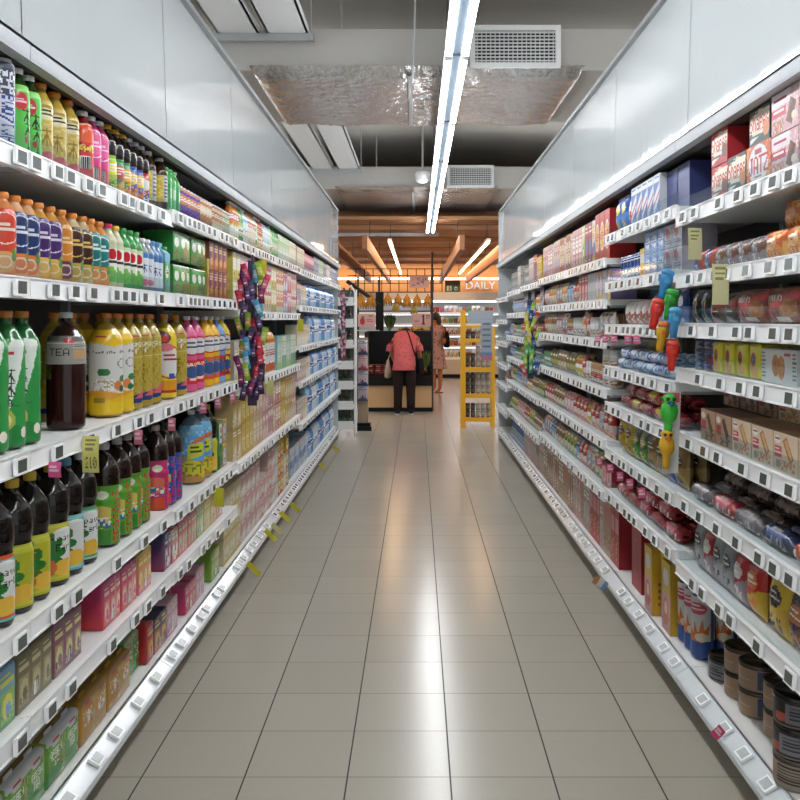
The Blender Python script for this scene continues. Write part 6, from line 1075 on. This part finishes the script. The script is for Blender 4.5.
for sgn in (-1, 1): tr.loft([ring(sgn*.05, .04, .88, .10, .10), ring(sgn*.085, .01, .76, .10, .115), ring(sgn*.095, .01, .6, .088, .095), ring(sgn*.1, .015, .42, .075, .08), ring(sgn*.104, .0, .24, .068, .07), ring(sgn*.104, -.01, .075, .066, .068)], 20, '2a1e1a')
tr.build('trousers', 'cloth', P, True)
sh = MB(); q = cloth_art('d86860', 'b8487c', .16, 2); q2 = cloth_art('e86850', 'e89a70', .1, 3)
sh.loft(dense([ring(-.01, .0, .705, .185, .17), ring(0, .0, .80, .178, .165), ring(0, .04, .95, .172, .155, .3), ring(0, .14, 1.08, .178, .145, .55), ring(0, .25, 1.19, .185, .125, .75), ring(.0, .33, 1.25, .17, .10, .9), ring(.005, .40, 1.265, .11, .075, 1.0), ring(.01, .44, 1.255, .072, .06, 1.1)], 9), 84, art=q)
for sgn in (-1, 1):
    sh.loft(dense([((sgn*.10, .34, 1.21), (.0, .09, .03), (.03, -.03, .085)), ((sgn*.175, .325, 1.165), (.03, .085, 0), (.06, 0, .05)), ((sgn*.215, .315, 1.08), (.075, 0, sgn*.01), (0, .085, 0)), ((sgn*.24, .315, .985), (.07, 0, sgn*.012), (0, .08, 0))], 5), 24, art=q)
sh.build('blouse', 'cloth', P, True)
for sgn in (-1, 1):
    f_ = MB().loft([((sgn*.108, .05, z), (rx, 0, 0), (0, ry, 0)) for z, rx, ry in ((.016, .044, .125), (.035, .044, .122), (.06, .038, .10), (.085, .034, .06))], 18, '2c2c34').build('shoe', 'cloth', P, True)
    MB().loft([((sgn*.108, .05, z), (rx, 0, 0), (0, ry, 0)) for z, rx, ry in ((.0, .044, .125), (.004, .048, .13), (.016, .047, .128))], 18, 'd0d0d0').build('sole', 'paint', f_, True)
# bags of the bending shopper
r = empty('shoulder_bag', (.0, 14.7, .6), 0, 'black shoulder bag on a strap across the coral top', 'bag')
MB().loft([((.05, .1, z), (rx, 0, 0), (0, ry, 0)) for z, rx, ry in ((.02, .05, .09), (.04, .062, .11), (.18, .066, .11), (.27, .05, .08), (.285, .02, .04))], 16, '14141a').build('pouch', 'cloth', r, True)
MB().tube([(x-.2, y-.08, z-.6) for x, y, z in ((.012, .40, 1.34), (.016, .36, 1.352), (.03, .265, 1.348), (.06, .15, 1.292), (.1, .022, 1.172), (.14, -.036, 1.03), (.176, -.03, .935), (.205, .02, .87), (.24, .12, .88))], .011, 6, '14141a').build('strap', 'cloth', r)
r = empty('carrier_bag', (-.47, 14.84, .56), 0, 'pale thin carrier bag hanging at the bending shopper\'s side', 'bag')
MB().loft([((0, 0, z), (rx, 0, 0), (0, ry, 0)) for z, rx, ry in ((.0, .03, .05), (.02, .06, .09), (.12, .058, .085), (.2, .04, .06), (.3, .016, .02))], 14, 'b8a08c').build('sack', 'gloss', r, True)
MB().tube([(0, 0, .29), (.03, .03, .38), (.08, .10, .42)], .008, 6, 'b8a08c').build('handle', 'gloss', r)

# shopper in a printed dress beyond the stand
P = empty('person', (.40, 18.9, 0), 0, 'shopper in a pale pink spotted dress standing beyond the stand', 'person')
j = [((0, 0, .88), .11), ((0, 0, 1.08), .105), ((0, .0, 1.26), .115), ((0, .0, 1.36), .06), ((-.0, -.0, 1.42), .045), ((-.015, .0, 1.50), (.075, .085)), ((-.02, .0, 1.57), (.075, .082))]
e = [(0, 1), (1, 2), (2, 3), (3, 4), (4, 5), (5, 6)]
limb(0, [((-.06, 0, .78), .08), ((-.055, .02, .46), .055), ((-.05, -.01, .28), .05), ((-.05, -.02, .08), .034), ((-.085, -.03, .04), .03), ((-.15, -.03, .03), .022)])
limb(0, [((.07, 0, .78), .08), ((.075, .01, .46), .056), ((.075, -.02, .28), .052), ((.07, -.03, .08), .035), ((.035, -.05, .04), .03), ((-.03, -.06, .03), .022)])
wl_ = limb(3, [((-.15, .0, 1.31), .045), ((-.2, .02, 1.08), .036), ((-.22, -.1, .93), .03), ((-.24, -.18, .90), .024)]); hand(j, e, wl_, (-.3, -.8, .1), (0, 0, 1), .9)
wr_ = limb(3, [((.15, .0, 1.31), .045), ((.2, -.02, 1.08), .036), ((.2, -.08, .96), .03), ((.19, -.16, 1.02), .024)]); hand(j, e, wr_, (-.2, -.4, .5), (1, 0, .2), .9)
body('body', j, e, 'skind', P)
MB().ball((-.01, .01, 1.56), (.095, .105, .105), '120e0c', 16, 10).loft([ring(.015, .02, 1.58, .08, .095), ring(.02, .02, 1.48, .085, .09), ring(.02, .02, 1.40, .075, .07), ring(.02, .02, 1.36, .05, .04)], 16, '120e0c').build('hair', 'hair', P, True)
for sgn in (-1, 1): MB().ball((-.098, sgn*.03, 1.53), (.007, .011, .009), 'f0ece8', 8, 6).ball((-.104, sgn*.03, 1.53), (.004, .006, .006), '1a120e', 8, 6).build('eye', 'gloss', P, True)
dr = MB(); q = cloth_art('c89a90', '6a4848', .14, 5)
dr.loft(dense([ring(.03, 0, .50, .19, .17), ring(.02, 0, .62, .178, .16), ring(.01, 0, .8, .16, .15), ring(0, 0, .98, .135, .125), ring(0, 0, 1.12, .132, .125), ring(0, 0, 1.26, .15, .13), ring(0, 0, 1.36, .12, .085), ring(0, 0, 1.395, .06, .055)], 6), 44, art=q)
for sgn in (-1, 1): dr.loft(dense([((sgn*.08, 0, 1.345), (0, .07, 0), (.02, 0, .06)), ((sgn*.15, 0, 1.30), (.03, .06, 0), (.045, 0, .045)), ((sgn*.18, .0, 1.19), (.054, 0, 0), (0, .06, 0)), ((sgn*.195, .0, 1.12), (.054, 0, 0), (0, .06, 0))], 5), 20, art=q)
dr.build('dress', 'cloth', P, True)
for x in (-.09, .03): MB().loft([((x, -.035, z), (rx, 0, 0), (0, ry, 0)) for z, rx, ry in ((0, .10, .04), (.012, .105, .043), (.02, .1, .04))], 16, 'a06a4c').build('sandal', 'paint', P, True)
r = empty('handbag', (.61, 18.82, .93), 0, 'black handbag on the shoulder of the shopper in the spotted dress', 'bag')
MB().loft([((0, 0, z), (rx, 0, 0), (0, ry, 0)) for z, rx, ry in ((.0, .04, .10), (.03, .06, .13), (.2, .06, .13), (.3, .045, .09), (.33, .02, .04))], 16, '0e0e10').build('pouch', 'cloth', r, True)
MB().tube([(0, -.06, .31), (-.05, -.02, .42), (-.085, .06, .44), (-.05, .14, .42), (0, .14, .29)], .01, 6, '0e0e10').build('strap', 'cloth', r)
